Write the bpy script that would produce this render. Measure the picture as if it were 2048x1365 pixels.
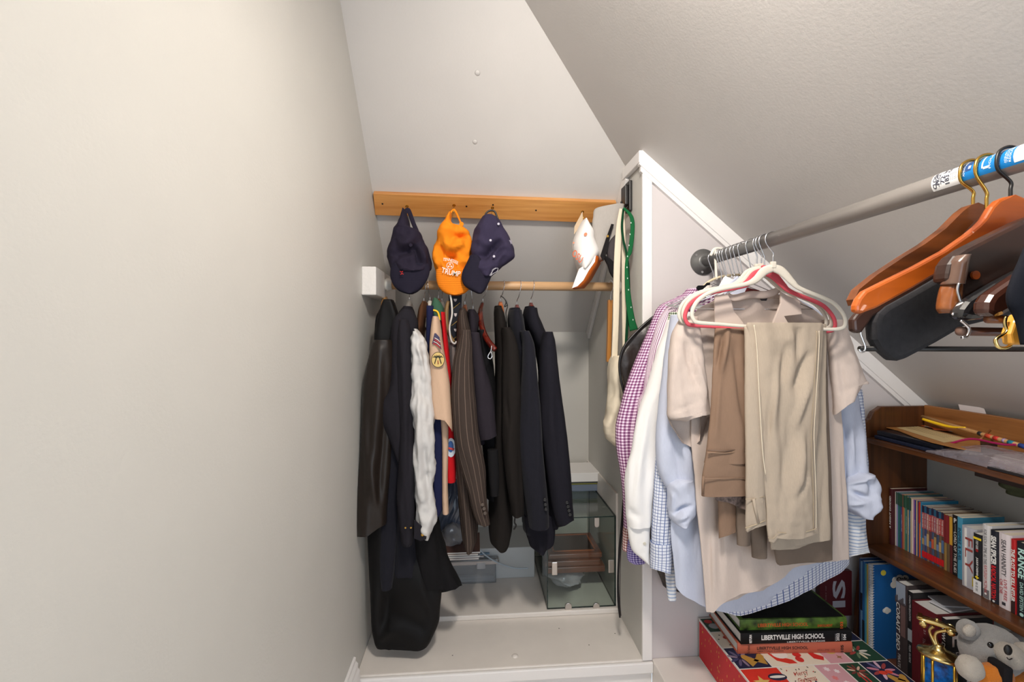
import bpy, bmesh, math, random
from mathutils import Vector, noise
random.seed(7)
sc = bpy.context.scene
for o in list(bpy.data.objects): bpy.data.objects.remove(o)
C = sc.collection
# ------------------------------------------------------------------ camera, world, lights, exposure
EYE = 1.137; YAW = math.radians(4.52); F = 910.0; CX = 1024.0; HY = 672.0
cam = bpy.data.cameras.new('camera'); cam.sensor_width = 36.0; cam.lens = F/2048*36
cam.shift_y = -10.5/2048; cam.clip_start = 0.02
co = bpy.data.objects.new('camera', cam); C.objects.link(co)
co.location = (0, 0, EYE); co.rotation_euler = (math.pi/2, 0, -YAW); sc.camera = co
w = bpy.data.worlds.new('world'); sc.world = w; w.use_nodes = True
w.node_tree.nodes['Background'].inputs[0].default_value = (0.74, 0.86, 1.0, 1)
w.node_tree.nodes['Background'].inputs[1].default_value = 1.25
def light(name, typ, loc, energy, color, size=0.1, rot=(0, 0, 0), sy=None):
    l = bpy.data.lights.new(name, typ); l.energy = energy; l.color = color
    if typ == 'AREA':
        l.size = size
        if sy: l.shape = 'RECTANGLE'; l.size_y = sy
    else: l.shadow_soft_size = size
    o = bpy.data.objects.new(name, l); C.objects.link(o); o.location = loc; o.rotation_euler = rot
    return o
light('ceiling_bulb', 'POINT', (0.16, 0.30, EYE+0.90), 4, (1.0, 0.93, 0.85), 0.07)
light('ceiling_lamp_disc', 'AREA', (0.16, 0.42, EYE+0.90), 22, (1.0, 0.92, 0.83), 0.18, (math.radians(26), math.radians(-34), 0))
light('daylight_window', 'AREA', (0.62, -0.95, EYE-0.10), 6, (0.90, 0.95, 1.0), 0.9, (math.radians(90), 0, math.radians(38)), 0.8)
sc.view_settings.view_transform = 'Standard'; sc.view_settings.look = 'None'
sc.view_settings.exposure = 0.03; sc.view_settings.gamma = 1.0; sc.view_settings.use_curve_mapping = False
# ------------------------------------------------------------------ geometry helpers
ca, sa = math.cos(YAW), math.sin(YAW)
def ray(px, py):
    x = (px-CX)/F; u = (HY-py)/F
    return Vector((x*ca+sa, -x*sa+ca, u))
def P(px, py, Y): r = ray(px, py); t = Y/r.y; return Vector((r.x*t, Y, EYE+r.z*t))
def PX(px, py, X): r = ray(px, py); t = X/r.x; return Vector((X, r.y*t, EYE+r.z*t))
def PZ(px, py, z): r = ray(px, py); t = (z-EYE)/r.z; return Vector((r.x*t, r.y*t, z))
def proj(v):
    xc = v.x*ca-v.y*sa; zc = v.x*sa+v.y*ca
    return CX+F*xc/zc, HY-F*(v.z-EYE)/zc
def YX(px, X): return PX(px, HY, X).y           # depth of a pixel column on the plane x = X
def lin(c):
    r = []
    for v in c[:3]:
        v = v/255.0
        r.append(v/12.92 if v <= .04045 else ((v+.055)/1.055)**2.4)
    return (*r, 1.0)
W = {}
def thing(name, label, cat, loc, group=None):
    o = bpy.data.objects.new(name, None); C.objects.link(o); o.location = loc
    o.empty_display_size = 0.02
    o['label'] = label; o['category'] = cat
    if group: o['group'] = group
    W[o] = Vector(loc); return o
def tag(o, label, cat, group=None):
    o['label'] = label; o['category'] = cat
    if group: o['group'] = group
    return o
def mk(name, verts, faces, mat, parent=None, smooth=False, uvs=None, fmats=None, solid=0, bevel=0):
    vs = [Vector(v) for v in verts]
    me = bpy.data.meshes.new(name)
    if parent is not None: org = W[parent]
    else:
        lo = [min(v[i] for v in vs) for i in range(3)]; hi = [max(v[i] for v in vs) for i in range(3)]
        org = Vector(((lo[0]+hi[0])/2, (lo[1]+hi[1])/2, lo[2]))
    me.from_pydata([v-org for v in vs], [], faces)
    ms = mat if isinstance(mat, (list, tuple)) else [mat]
    for m in ms: me.materials.append(m)
    if fmats:
        for p, i in zip(me.polygons, fmats): p.material_index = i
    if uvs:
        ul = me.uv_layers.new(name='uv')
        for l in me.loops: ul.data[l.index].uv = uvs[l.vertex_index]
    bm = bmesh.new(); bm.from_mesh(me); bmesh.ops.recalc_face_normals(bm, faces=bm.faces); bm.to_mesh(me); bm.free()
    if smooth:
        for p in me.polygons: p.use_smooth = True
    o = bpy.data.objects.new(name, me); C.objects.link(o)
    if parent is not None:
        o.parent = parent; W[o] = org.copy()
    else:
        o.location = org; W[o] = org.copy()
    if solid:
        s = o.modifiers.new('solid', 'SOLIDIFY'); s.thickness = solid; s.offset = 0
    if bevel:
        b = o.modifiers.new('bevel', 'BEVEL'); b.width = bevel; b.segments = 2; b.limit_method = 'ANGLE'; b.angle_limit = math.radians(35)
    return o
def struct(o): o['kind'] = 'structure'; return o
BF = [(0, 1, 2, 3), (7, 6, 5, 4), (0, 4, 5, 1), (1, 5, 6, 2), (2, 6, 7, 3), (3, 7, 4, 0)]
def boxv(x0, x1, y0, y1, z0, z1):
    return [(x0, y0, z0), (x1, y0, z0), (x1, y1, z0), (x0, y1, z0), (x0, y0, z1), (x1, y0, z1), (x1, y1, z1), (x0, y1, z1)]
def box(name, x0, x1, y0, y1, z0, z1, mat, parent=None, bevel=0):
    return mk(name, boxv(x0, x1, y0, y1, z0, z1), BF, mat, parent, bevel=bevel)
def boxes(name, lst, mat, parent=None, bevel=0):
    v = []; f = []
    for b in lst:
        n = len(v); v += boxv(*b); f += [tuple(i+n for i in q) for q in BF]
    return mk(name, v, f, mat, parent, bevel=bevel)
def obox(name, c, ax, ay, az, mat, parent=None, bevel=0):   # oriented box: centre and three half axes
    c = Vector(c); v = []
    for sz in (-1, 1):
        for sx, sy in ((-1, -1), (1, -1), (1, 1), (-1, 1)): v.append(c+ax*sx+ay*sy+az*sz)
    return mk(name, v, BF, mat, parent, bevel=bevel)
def prism(name, pts, d, mat, parent=None, bevel=0, smooth=False):  # polygon pts extruded by vector d
    n = len(pts); d = Vector(d)
    v = [Vector(p) for p in pts]+[Vector(p)+d for p in pts]
    f = [tuple(range(n)), tuple(range(2*n-1, n-1, -1))]+[(i, (i+1) % n, n+(i+1) % n, n+i) for i in range(n)]
    return mk(name, v, f, mat, parent, bevel=bevel, smooth=smooth)
def plate(name, pp, Y, th, mat, parent=None, bevel=0.0):   # outline at depth Y, thickness th going away
    return prism(name, [P(a, b, Y) for a, b in pp], (0, th, 0), mat, parent, bevel)
def cr(pts, n):   # Catmull-Rom through tuples
    pts = [Vector(p) if len(p) == 3 and not isinstance(p, tuple) else p for p in pts]
    m = len(pts); out = []
    for k in range(n):
        s = k/(n-1)*(m-1); i = min(int(s), m-2); t = s-i
        p0 = pts[max(i-1, 0)]; p1 = pts[i]; p2 = pts[i+1]; p3 = pts[min(i+2, m-1)]
        out.append(tuple(0.5*((2*b)+(c-a)*t+(2*a-5*b+4*c-d)*t*t+(-a+3*b-3*c+d)*t**3) for a, b, c, d in zip(p0, p1, p2, p3)))
    return out
def tube(name, pts, r, mat, parent=None, n=8, samples=0, flat=None, up=None):
    """sweep; r = number or list; flat = second radius (along 'up' side)"""
    pts = [tuple(p) for p in pts]
    if samples:
        rr = r if isinstance(r, (list, tuple)) else [r]*len(pts)
        q = cr([(*p, a) for p, a in zip(pts, rr)], samples); pts = [a[:3] for a in q]; r = [max(a[3], 1e-4) for a in q]
    rr = r if isinstance(r, (list, tuple)) else [r]*len(pts)
    V = [Vector(p) for p in pts]; v = []; f = []
    nrm = Vector(up) if up else None
    for i, p in enumerate(V):
        t = (V[min(i+1, len(V)-1)]-V[max(i-1, 0)]).normalized()
        if nrm is None:
            nrm = t.orthogonal().normalized()
        a = (nrm-t*nrm.dot(t))
        a = a.normalized() if a.length > 1e-5 else t.orthogonal().normalized()
        if not up: nrm = a
        b = t.cross(a)
        for k in range(n):
            th = 2*math.pi*k/n
            v.append(p+a*(math.cos(th)*(flat if flat else rr[i]))+b*(math.sin(th)*rr[i]))
    for i in range(len(V)-1):
        for k in range(n): f.append((i*n+k, i*n+(k+1) % n, (i+1)*n+(k+1) % n, (i+1)*n+k))
    f.append(tuple(range(n))); f.append(tuple((len(V)-1)*n+k for k in range(n)))
    return mk(name, v, f, mat, parent, smooth=True)
def lathe(name, prof, c, mat, parent=None, n=24, ax=(1, 0, 0), ay=(0, 1, 0), az=(0, 0, 1)):
    ax, ay, az, c = Vector(ax), Vector(ay), Vector(az), Vector(c); v = []; f = []
    for r, z in prof:
        for k in range(n):
            t = 2*math.pi*k/n; v.append(c+ax*(r*math.cos(t))+ay*(r*math.sin(t))+az*z)
    for i in range(len(prof)-1):
        for k in range(n): f.append((i*n+k, i*n+(k+1) % n, (i+1)*n+(k+1) % n, (i+1)*n+k))
    f.append(tuple(range(n))); f.append(tuple((len(prof)-1)*n+k for k in range(n)))
    return mk(name, v, f, mat, parent, smooth=True)
def disc(name, c, r, ax, ay, th, mat, parent=None, n=20):
    c = Vector(c); ax = Vector(ax).normalized(); ay = Vector(ay).normalized()
    return prism(name, [c+ax*(r*math.cos(2*math.pi*k/n))+ay*(r*math.sin(2*math.pi*k/n)) for k in range(n)], ax.cross(ay)*th, mat, parent)
def interp(poly, x):
    if x <= poly[0][0]: return poly[0][1]
    for (a, b), (c, d) in zip(poly, poly[1:]):
        if x <= c: return b+(d-b)*(x-a)/max(c-a, 1e-6)
    return poly[-1][1]
def loft(name, rows, mat, parent=None, Y=1.3, b=0.03, nu=44, nv=46, fold=0.006, fx=28, fz=3.0, wr=0.0015, pw=2.3, seed=0, hem=None, hemb=None, hs=0.55, openb=True, solid=0, topfold=0.25, creases=None):
    """cloth tube: rows of (py, px left, px right[, depth, half thickness]) measured on the photograph at that depth"""
    R = []
    for q in rows:
        yy = q[3] if len(q) > 3 else Y; bb = q[4] if len(q) > 4 else b
        L = P(q[1], q[0], yy); Rr = P(q[2], q[0], yy)
        R.append(((L.x+Rr.x)/2, yy, (L.z+Rr.z)/2, (Rr.x-L.x)/2, bb))
    S = cr(R, nv); v = []; uv = []; f = []
    ln = 0; mw = sum(4*s[3]+2*s[4] for s in S)/len(S)
    sv = Vector((seed*3.17, seed*1.31, seed*2.7))
    for i, (cx, cy, cz, a, bb) in enumerate(S):
        s = i/(nv-1)
        if i: ln += (Vector(S[i][:3])-Vector(S[i-1][:3])).length
        a = max(a, .0012)
        env = topfold+(1-topfold)*min(1, s*1.6)
        for k in range(nu+1):
            t = 2*math.pi*k/nu; c_, s_ = math.cos(t), math.sin(t)
            x = cx-a*math.copysign(abs(c_)**(2/pw), c_); y = cy-bb*math.copysign(abs(s_)**(2/pw), s_)
            p = Vector((x, y, cz))
            if hem or hemb:
                hh = hem if (s_ >= 0 or hemb is None) else hemb
                if hh is None: hh = hem
                wgt = max(0, (s-hs)/(1-hs)); wgt = wgt*wgt*(3-2*wgt)
                px, py = proj(p); _, pyb = proj(Vector((x, y, S[-1][2])))
                tgt = P(px, interp(hh, px), y).z
                p.z += (tgt-S[-1][2])*wgt
            q = Vector((p.x*fx, p.y*fx*0.6, p.z*fz))+sv
            n1 = noise.noise(q); d = (n1*2.0+.55*(.35-abs(noise.noise(q*1.7+Vector((5, 1, 2)))))*1.6)*fold*env+noise.noise(Vector((p.x*70, p.y*50, p.z*45))+sv)*wr
            if creases and s_ > 0.05:
                px, py = proj(p)
                for (x0, y0, x1, y1, wd, am) in creases:
                    ex, ey = x1-x0, y1-y0; L2 = ex*ex+ey*ey
                    tt = max(0, min(1, ((px-x0)*ex+(py-y0)*ey)/L2)); dx = px-x0-tt*ex; dy = py-y0-tt*ey
                    dd = (dx*dx+dy*dy)/(wd*wd)
                    if dd < 6: d += 1.7*am*math.exp(-dd)*math.sin(math.pi*min(1, .12+tt*.88))
            edge = min(1.0, a/0.02)
            p += Vector((-c_*edge*0.55, -s_, 0))*d
            v.append(p); uv.append((k/nu*mw, -ln))
    m = nu+1
    for i in range(nv-1):
        for k in range(nu): f.append((i*m+k, i*m+k+1, (i+1)*m+k+1, (i+1)*m+k))
    n0 = len(v); v.append(Vector(S[0][:3])); uv.append((0, 0))
    for k in range(nu): f.append((n0, k+1, k))
    if not openb:
        n1 = len(v); v.append(Vector(S[-1][:3])); uv.append((0, -ln))
        for k in range(nu): f.append((n1, (nv-1)*m+k, (nv-1)*m+k+1))
    return mk(name, v, f, mat, parent, smooth=True, uvs=uv, solid=solid)
_tc = {}
def text_geo(s, bold=0.0):
    key = (s, bold)
    if key not in _tc:
        cu = bpy.data.curves.new('t', 'FONT'); cu.body = s; cu.size = 1; cu.offset = bold; cu.resolution_u = 2
        ob = bpy.data.objects.new('t', cu); me = ob.to_mesh()
        vs = [tuple(q.co) for q in me.vertices]; fs = [tuple(p.vertices) for p in me.polygons]
        ob.to_mesh_clear(); bpy.data.objects.remove(ob); bpy.data.curves.remove(cu)
        x0 = min(q[0] for q in vs); x1 = max(q[0] for q in vs); y0 = min(q[1] for q in vs); y1 = max(q[1] for q in vs)
        _tc[key] = ([((q[0]-x0)/(x1-x0)-.5, (q[1]-y0)/(y1-y0)-.5) for q in vs], fs)
    return _tc[key]
def lettering(s, c, R, U, wd, ht, mat, parent, bold=0.0, slant=0.0, arc=0.0, name='lettering'):
    """flat lettering centred at c; R reading direction, U letter-up direction"""
    vs, fs = text_geo(s, bold); c = Vector(c); R = Vector(R).normalized(); U = Vector(U).normalized()
    out = [c+R*(x*wd+slant*y*ht)+U*(y*ht+arc*(1-4*x*x)*ht) for x, y in vs]
    return mk(name, out, fs, mat, parent)
# ------------------------------------------------------------------ materials
def newm(name):
    m = bpy.data.materials.new(name); m.use_nodes = True; return m, m.node_tree, m.node_tree.nodes['Principled BSDF']
def M(name, c, rough=.6, metal=0, bump=None, var=0, coat=0, sheen=0, spec=.5, trans=None, vscale=6):
    m, nt, b = newm(name); L = nt.links
    b.inputs['Base Color'].default_value = lin(c); b.inputs['Roughness'].default_value = rough
    b.inputs['Metallic'].default_value = metal; b.inputs['Coat Weight'].default_value = coat
    b.inputs['Sheen Weight'].default_value = sheen; b.inputs['Specular IOR Level'].default_value = spec
    tc = nt.nodes.new('ShaderNodeTexCoord')
    if var:
        n = nt.nodes.new('ShaderNodeTexNoise'); n.inputs['Scale'].default_value = vscale; n.inputs['Detail'].default_value = 6
        L.new(tc.outputs['Object'], n.inputs['Vector'])
        r = nt.nodes.new('ShaderNodeValToRGB'); r.color_ramp.elements[0].position = .3; r.color_ramp.elements[1].position = .7
        r.color_ramp.elements[0].color = lin([max(0, q*(1-var)) for q in c]); r.color_ramp.elements[1].color = lin([min(255, q*(1+var*.6)) for q in c])
        L.new(n.outputs['Fac'], r.inputs[0]); L.new(r.outputs[0], b.inputs['Base Color'])
    if bump:
        n = nt.nodes.new('ShaderNodeTexNoise'); n.inputs['Scale'].default_value = bump[0]; n.inputs['Detail'].default_value = 4
        L.new(tc.outputs['Object'], n.inputs['Vector'])
        bp = nt.nodes.new('ShaderNodeBump'); bp.inputs['Strength'].default_value = bump[1]; bp.inputs['Distance'].default_value = bump[2]
        L.new(n.outputs['Fac'], bp.inputs['Height']); L.new(bp.outputs[0], b.inputs['Normal'])
    return m
def wood(name, c1, c2, axis=0, rough=.45, coat=.15, sc_=1.0, dirv=None):
    m, nt, b = newm(name); L = nt.links
    b.inputs['Roughness'].default_value = rough; b.inputs['Coat Weight'].default_value = coat
    tc = nt.nodes.new('ShaderNodeTexCoord'); mp = nt.nodes.new('ShaderNodeMapping')
    s = [38*sc_]*3; s[axis] = 2.2*sc_; mp.inputs['Scale'].default_value = s
    L.new(tc.outputs['Object'], mp.inputs['Vector'])
    n = nt.nodes.new('ShaderNodeTexNoise'); n.inputs['Scale'].default_value = 1.0; n.inputs['Detail'].default_value = 8; n.inputs['Distortion'].default_value = .8
    L.new(mp.outputs[0], n.inputs['Vector'])
    r = nt.nodes.new('ShaderNodeValToRGB'); r.color_ramp.elements[0].position = .32; r.color_ramp.elements[1].position = .66
    r.color_ramp.elements[0].color = lin(c1); r.color_ramp.elements[1].color = lin(c2)
    L.new(n.outputs['Fac'], r.inputs[0]); L.new(r.outputs[0], b.inputs['Base Color'])
    bp = nt.nodes.new('ShaderNodeBump'); bp.inputs['Strength'].default_value = .15; bp.inputs['Distance'].default_value = .001
    L.new(n.outputs['Fac'], bp.inputs['Height']); L.new(bp.outputs[0], b.inputs['Normal'])
    return m
def cloth(name, c, rough=.9, kind=None, c2=(255, 255, 255), c3=None, f=120, wdt=.5, f2=None, bump=(700, .25, .0006), sheen=.0, slub=.05, spec=.2):
    """fabric on the cloth's own uv (metres): kind None / gingham / grid / stripe / pin"""
    m, nt, b = newm(name); L = nt.links; N = nt.nodes
    b.inputs['Roughness'].default_value = rough; b.inputs['Sheen Weight'].default_value = sheen; b.inputs['Specular IOR Level'].default_value = spec
    tc = N.new('ShaderNodeTexCoord'); sp = N.new('ShaderNodeSeparateXYZ'); L.new(tc.outputs['UV'], sp.inputs[0])
    def band(out, fr, wd):
        a = N.new('ShaderNodeMath'); a.operation = 'MULTIPLY'; a.inputs[1].default_value = fr; L.new(out, a.inputs[0])
        g = N.new('ShaderNodeMath'); g.operation = 'FRACT'; L.new(a.outputs[0], g.inputs[0])
        h = N.new('ShaderNodeMath'); h.operation = 'LESS_THAN'; h.inputs[1].default_value = wd; L.new(g.outputs[0], h.inputs[0]); return h.outputs[0]
    def mix(fac, a, c):
        x = N.new('ShaderNodeMix'); x.data_type = 'RGBA'; L.new(fac, x.inputs[0])
        for sock, val in ((x.inputs[6], a), (x.inputs[7], c)):
            if isinstance(val, tuple): sock.default_value = val
            else: L.new(val, sock)
        return x.outputs[2]
    mp = N.new('ShaderNodeMapping'); mp.inputs['Scale'].default_value = (900, 60, 1); L.new(tc.outputs['UV'], mp.inputs[0])
    ns = N.new('ShaderNodeTexNoise'); ns.inputs['Scale'].default_value = 1; ns.inputs['Detail'].default_value = 3; L.new(mp.outputs[0], ns.inputs['Vector'])
    base = mix(ns.outputs['Fac'], lin([q*(1-slub) for q in c]), lin([min(255, q*(1+slub)) for q in c]))
    if kind == 'gingham':
        half = lin([(p+q)/2 for p, q in zip(c, c2)])
        bu = band(sp.outputs[0], f, .5); bv = band(sp.outputs[1], f, .5)
        row1 = mix(bu, lin(c2), half); row2 = mix(bu, half, lin(c)); col = mix(bv, row1, row2)
    elif kind == 'grid':
        bu = band(sp.outputs[0], f, wdt); bv = band(sp.outputs[1], f2 or f, wdt)
        col = mix(bv, mix(bu, base, lin(c2)), lin(c3 or c2))
    elif kind in ('stripe', 'pin'): col = mix(band(sp.outputs[0], f, wdt), base, lin(c2))
    elif kind == 'hstripe': col = mix(band(sp.outputs[1], f, wdt), base, lin(c2))
    else: col = base
    L.new(col, b.inputs['Base Color'])
    n = N.new('ShaderNodeTexNoise'); n.inputs['Scale'].default_value = bump[0]; L.new(tc.outputs['UV'], n.inputs['Vector'])
    bp = N.new('ShaderNodeBump'); bp.inputs['Strength'].default_value = bump[1]; bp.inputs['Distance'].default_value = bump[2]
    L.new(n.outputs['Fac'], bp.inputs['Height']); L.new(bp.outputs[0], b.inputs['Normal'])
    return m
def clear(name, tint, gloss=.12, white=0.0, bump=None, wc=(220, 220, 225)):
    """clear pane or film: see-through, with a mirror share and an optional milky share"""
    m = bpy.data.materials.new(name); m.use_nodes = True; nt = m.node_tree; N = nt.nodes; L = nt.links; N.remove(N['Principled BSDF'])
    out = N['Material Output']; tr = N.new('ShaderNodeBsdfTransparent'); tr.inputs[0].default_value = (*tint, 1)
    gl = N.new('ShaderNodeBsdfGlossy'); gl.inputs['Roughness'].default_value = .06 if not bump else .2
    df = N.new('ShaderNodeBsdfDiffuse'); df.inputs[0].default_value = lin(wc)
    m1 = N.new('ShaderNodeMixShader'); m1.inputs[0].default_value = white; L.new(tr.outputs[0], m1.inputs[1]); L.new(df.outputs[0], m1.inputs[2])
    lw = N.new('ShaderNodeLayerWeight'); pw_ = N.new('ShaderNodeMath'); pw_.operation = 'POWER'; pw_.inputs[1].default_value = 4.0; L.new(lw.outputs['Facing'], pw_.inputs[0])
    ml = N.new('ShaderNodeMath'); ml.operation = 'MULTIPLY_ADD'; ml.inputs[1].default_value = .55; ml.inputs[2].default_value = gloss*.25; L.new(pw_.outputs[0], ml.inputs[0])
    m2 = N.new('ShaderNodeMixShader'); L.new(ml.outputs[0], m2.inputs[0]); L.new(m1.outputs[0], m2.inputs[1]); L.new(gl.outputs[0], m2.inputs[2])
    L.new(m2.outputs[0], out.inputs[0])
    if bump:
        tc = N.new('ShaderNodeTexCoord'); n = N.new('ShaderNodeTexNoise' if bump[3] == 'n' else 'ShaderNodeTexVoronoi'); n.inputs['Scale'].default_value = bump[0]
        L.new(tc.outputs['Object'], n.inputs['Vector']); bp = N.new('ShaderNodeBump'); bp.inputs['Strength'].default_value = bump[1]; bp.inputs['Distance'].default_value = bump[2]
        L.new(n.outputs[0], bp.inputs['Height']); L.new(bp.outputs[0], gl.inputs['Normal']); L.new(bp.outputs[0], df.inputs['Normal']); L.new(bp.outputs[0], lw.inputs['Normal'])
    return m
wall_m = M('wall_paint', (206, 204, 198), .55, bump=(170, .3, .0012), var=.015, vscale=3)
slope_m = M('slope_paint', (210, 206, 202), .55, bump=(150, .3, .0009), var=.015, vscale=3)
trim_m = M('trim_paint', (236, 233, 231), .35, bump=(60, .12, .001))
panel_m = M('panel_paint', (206, 200, 200), .45, bump=(50, .12, .001))
floor_m = M('painted_floor', (228, 221, 214), .38, bump=(30, .25, .0015), var=.02, vscale=9)
pine_m = wood('pine', (196, 128, 62), (226, 164, 92), 0, .4, .3)
dowel_m = wood('dowel', (196, 152, 106), (222, 182, 138), 0, .45, .1)
oak_m = wood('bookcase_wood', (70, 38, 17), (110, 64, 30), 1, .4, .25)
oakend_m = wood('bookcase_end_wood', (60, 33, 15), (94, 54, 26), 2, .4, .25)
steel_m = M('hook_steel', (225, 226, 230), .2, 1)
brass_m = M('brass', (214, 170, 84), .22, 1)
gold_m = M('gold_plate', (238, 212, 140), .2, 1)
nickel_m = M('brushed_nickel', (205, 198, 192), .3, 1)
black_m = M('black_metal', (24, 22, 22), .4)
greyrod_m = M('grey_rod_paint', (146, 141, 137), .38, .25)
greyfl_m = M('grey_flange', (112, 112, 111), .4, .4)
white_m = M('white_plastic', (236, 232, 222), .45)
paper_m = M('paper_edges', (226, 216, 196), .9, bump=(300, .2, .0005))
pages_m = M('white_pages', (214, 212, 208), .9)
def flat(c, rough=.55, coat=0): return M('print_%d_%d_%d' % tuple(int(q) for q in c[:3]), c, rough, coat=coat)
_fl = {}
def K(*c):
    if c not in _fl: _fl[c] = flat(c)
    return _fl[c]
#--SETTING
LX = -0.40; RX = 0.584; BY = 2.33; FY = 1.56
def sb(Y): return EYE+0.991-1.02*(Y-1.378)       # back slope height
def sr(X): return EYE+1.132-0.838*X              # right slope height
zt = EYE+1.5
struct(mk('wall_left', [(LX, -1.3, -.25), (LX, BY+.1, -.25), (LX, BY+.1, zt), (LX, -1.3, zt)], [(0, 1, 2, 3)], wall_m))
struct(mk('ceiling', [(LX-.05, 0.9, sb(.9)), (1.2, .9, sb(.9)), (1.2, BY+.02, sb(BY+.02)), (LX-.05, BY+.02, sb(BY+.02))], [(0, 1, 2, 3)], slope_m))
struct(mk('ceiling', [(LX-.05, -1.3, sr(LX-.05)), (1.75, -1.3, sr(1.75)), (1.75, 1.9, sr(1.75)), (LX-.05, 1.9, sr(LX-.05))], [(0, 1, 2, 3)], slope_m))
struct(mk('wall_back', [(LX, BY, -.02), (RX+.02, BY, -.02), (RX+.02, BY, sb(BY)), (LX, BY, sb(BY))], [(0, 1, 2, 3)], wall_m))
struct(mk('wall_right', [(RX, FY, -.02), (RX, BY, -.02), (RX, BY, sb(BY)), (RX, 1.72, sr(RX)), (RX, FY, sr(RX))], [(0, 1, 2, 3, 4)], wall_m))
PX1 = 1.72
struct(mk('wall_divider', [(RX, FY, -.02), (PX1, FY, -.02), (PX1, FY, sr(PX1)), (RX, FY, sr(RX))], [(0, 1, 2, 3)], panel_m))
struct(mk('wall_knee', [(1.66, -1.3, -.02), (1.66, FY, -.02), (1.66, FY, sr(1.66)), (1.66, -1.3, sr(1.66))], [(0, 1, 2, 3)], wall_m))
struct(box('wall_wainscot', RX-.008, RX, 1.84, BY, 0.0, EYE-.652, M('wainscot_paint', (224, 217, 210), .4)))
# floors: low walkway, niche platform with nosing, second level, raised floor on the right
struct(mk('floor', [(LX, -1.3, -.19), (.64, -1.3, -.19), (.64, FY+.03, -.19), (LX, FY+.03, -.19)], [(0, 1, 2, 3)], floor_m))
struct(box('floor_platform', LX, RX+.035, FY-.005, BY, -.05, 0, floor_m, bevel=.004))
struct(box('floor_upper', LX, RX, 1.822, BY, 0, .02, floor_m, bevel=.004))
struct(box('floor_raised', .617, 1.72, -1.3, FY, -.19, 0, floor_m, bevel=.004))
struct(box('trim_1', LX, .617, FY-.018, FY-.005, -.042, -.004, trim_m, bevel=.004))      # nosing
struct(box('trim_2', LX, .617, FY+.0, FY+.012, -.19, -.044, trim_m))                        # riser
struct(box('floor_ledge', LX, .27, 2.09, BY, .02, .16, M('ledge_paint', (194, 196, 196), .5), bevel=.003))
# trims round the divider
struct(box('trim_3', RX-.004, RX+.031, FY-.012, FY, .0, sr(RX+.02)-.02, trim_m, bevel=.002))
hd = Vector((1, 0, -.838)).normalized(); hn = Vector((-.838, 0, -1)).normalized()
a0 = Vector((RX-.004, FY-.018, sr(RX-.004))); a1 = Vector((PX1, FY-.018, sr(PX1)))
struct(prism('trim_4', [a0, a1, a1+hn*.046, a0+hn*.046+hd*.02], (0, .018, 0), trim_m, bevel=.002))
struct(prism('trim_5', [a0+hn*.046+hd*.03-Vector((0, -.004, 0)), a1+hn*.046+Vector((0, .004, 0)), a1+hn*.06+Vector((0, .004, 0)), a0+hn*.06+hd*.04+Vector((0, .004, 0))], (0, .014, 0), trim_m))
struct(box('trim_6', RX-.018, RX, FY-.016, 1.73, sr(RX)-.038, sr(RX)+.005, trim_m, bevel=.003))
g0 = Vector((RX-.014, 1.73, sb(1.73)-.0)); g1 = Vector((RX-.014, BY, sb(BY)))
struct(prism('trim_7', [g0, g1, g1+Vector((0, -.035, -.035)), g0+Vector((0, -.035, -.035))], (.014, 0, 0), trim_m, bevel=.003))
# baseboard on the left wall in front of the platform
bb = [(LX, -.21), (LX+.02, -.21), (LX+.02, .018), (LX+.014, .026), (LX+.014, .040), (LX+.007, .048), (LX+.007, .060), (LX, .063)]
struct(prism('baseboard_left', [(x, -1.3, z+.02) for x, z in bb], (0, 1.3+FY-.03, 0), trim_m))
struct(lathe('floor_paint_blister', [(.012, 0), (.010, .003), (.005, .005), (.0005, .0055)], (PZ(1030, 1313, 0).x, PZ(1030, 1313, 0).y, -.0005), floor_m, n=16))
for px_, py_ in ((1118, 1258), (1230, 1268), (1178, 1291), (905, 1312)):
    struct(disc('floor_nail', (PZ(px_, py_, 0).x, PZ(px_, py_, 0).y, .0002), .0022, (1, 0, 0), (0, 1, 0), .0006, M('nail_dark', (110, 104, 98)), n=8))
# knockouts and dents: nail pops on the back slope
for px, py in ((955, 146), (950, 284)):
    r = ray(px, py); t = (EYE+.991+1.02*1.378-EYE)/(r.z+1.02*r.y); p = r*t+Vector((0, 0, EYE))
    struct(lathe('trim_8', [(.009, 0), (.007, .0015), (.002, .0025), (.0005, .0026)], p, slope_m, ax=(1, 0, 0), ay=Vector((0, 1, -1.02)).normalized(), az=Vector((0, -1.02, -1)).normalized(), n=12))
#--NICHE: rod, board, hooks, caps, hanging clothes seen end-on
RY = 1.80; RZ = EYE+.198
t = thing('clothes_rod', 'pale wooden dowel rod across the niche under the cap board', 'clothes rod', (.09, RY, RZ-.018))
rl = P(776, 572, RY); rr = Vector((RX-.012, RY, RZ))
tube('dowel', [Vector((rl.x, RY, RZ)), rr], .0178, dowel_m, t, n=20)
for x in (rl.x-.008, RX-.017):
    lathe('socket_ring', [(.026, 0), (.026, .012), (.021, .014), (.021, .024)] if x < 0 else [(.021, -.012), (.021, 0), (.026, .002), (.026, .014)], (x, RY, RZ), white_m, t, ax=(0, 1, 0), ay=(0, 0, 1), az=(1, 0, 0))
b0 = P(722, 533, 1.63); b1 = P(722, 590, 1.63)
tag(box('wall_block', LX, LX+.05, 1.63, 2.02, b1.z, b0.z, M('block_paint', (226, 222, 218), .5, bump=(60, .5, .003)), bevel=.003), 'white painted wood block on left wall holding the dowel rod', 'bracket')
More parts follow.
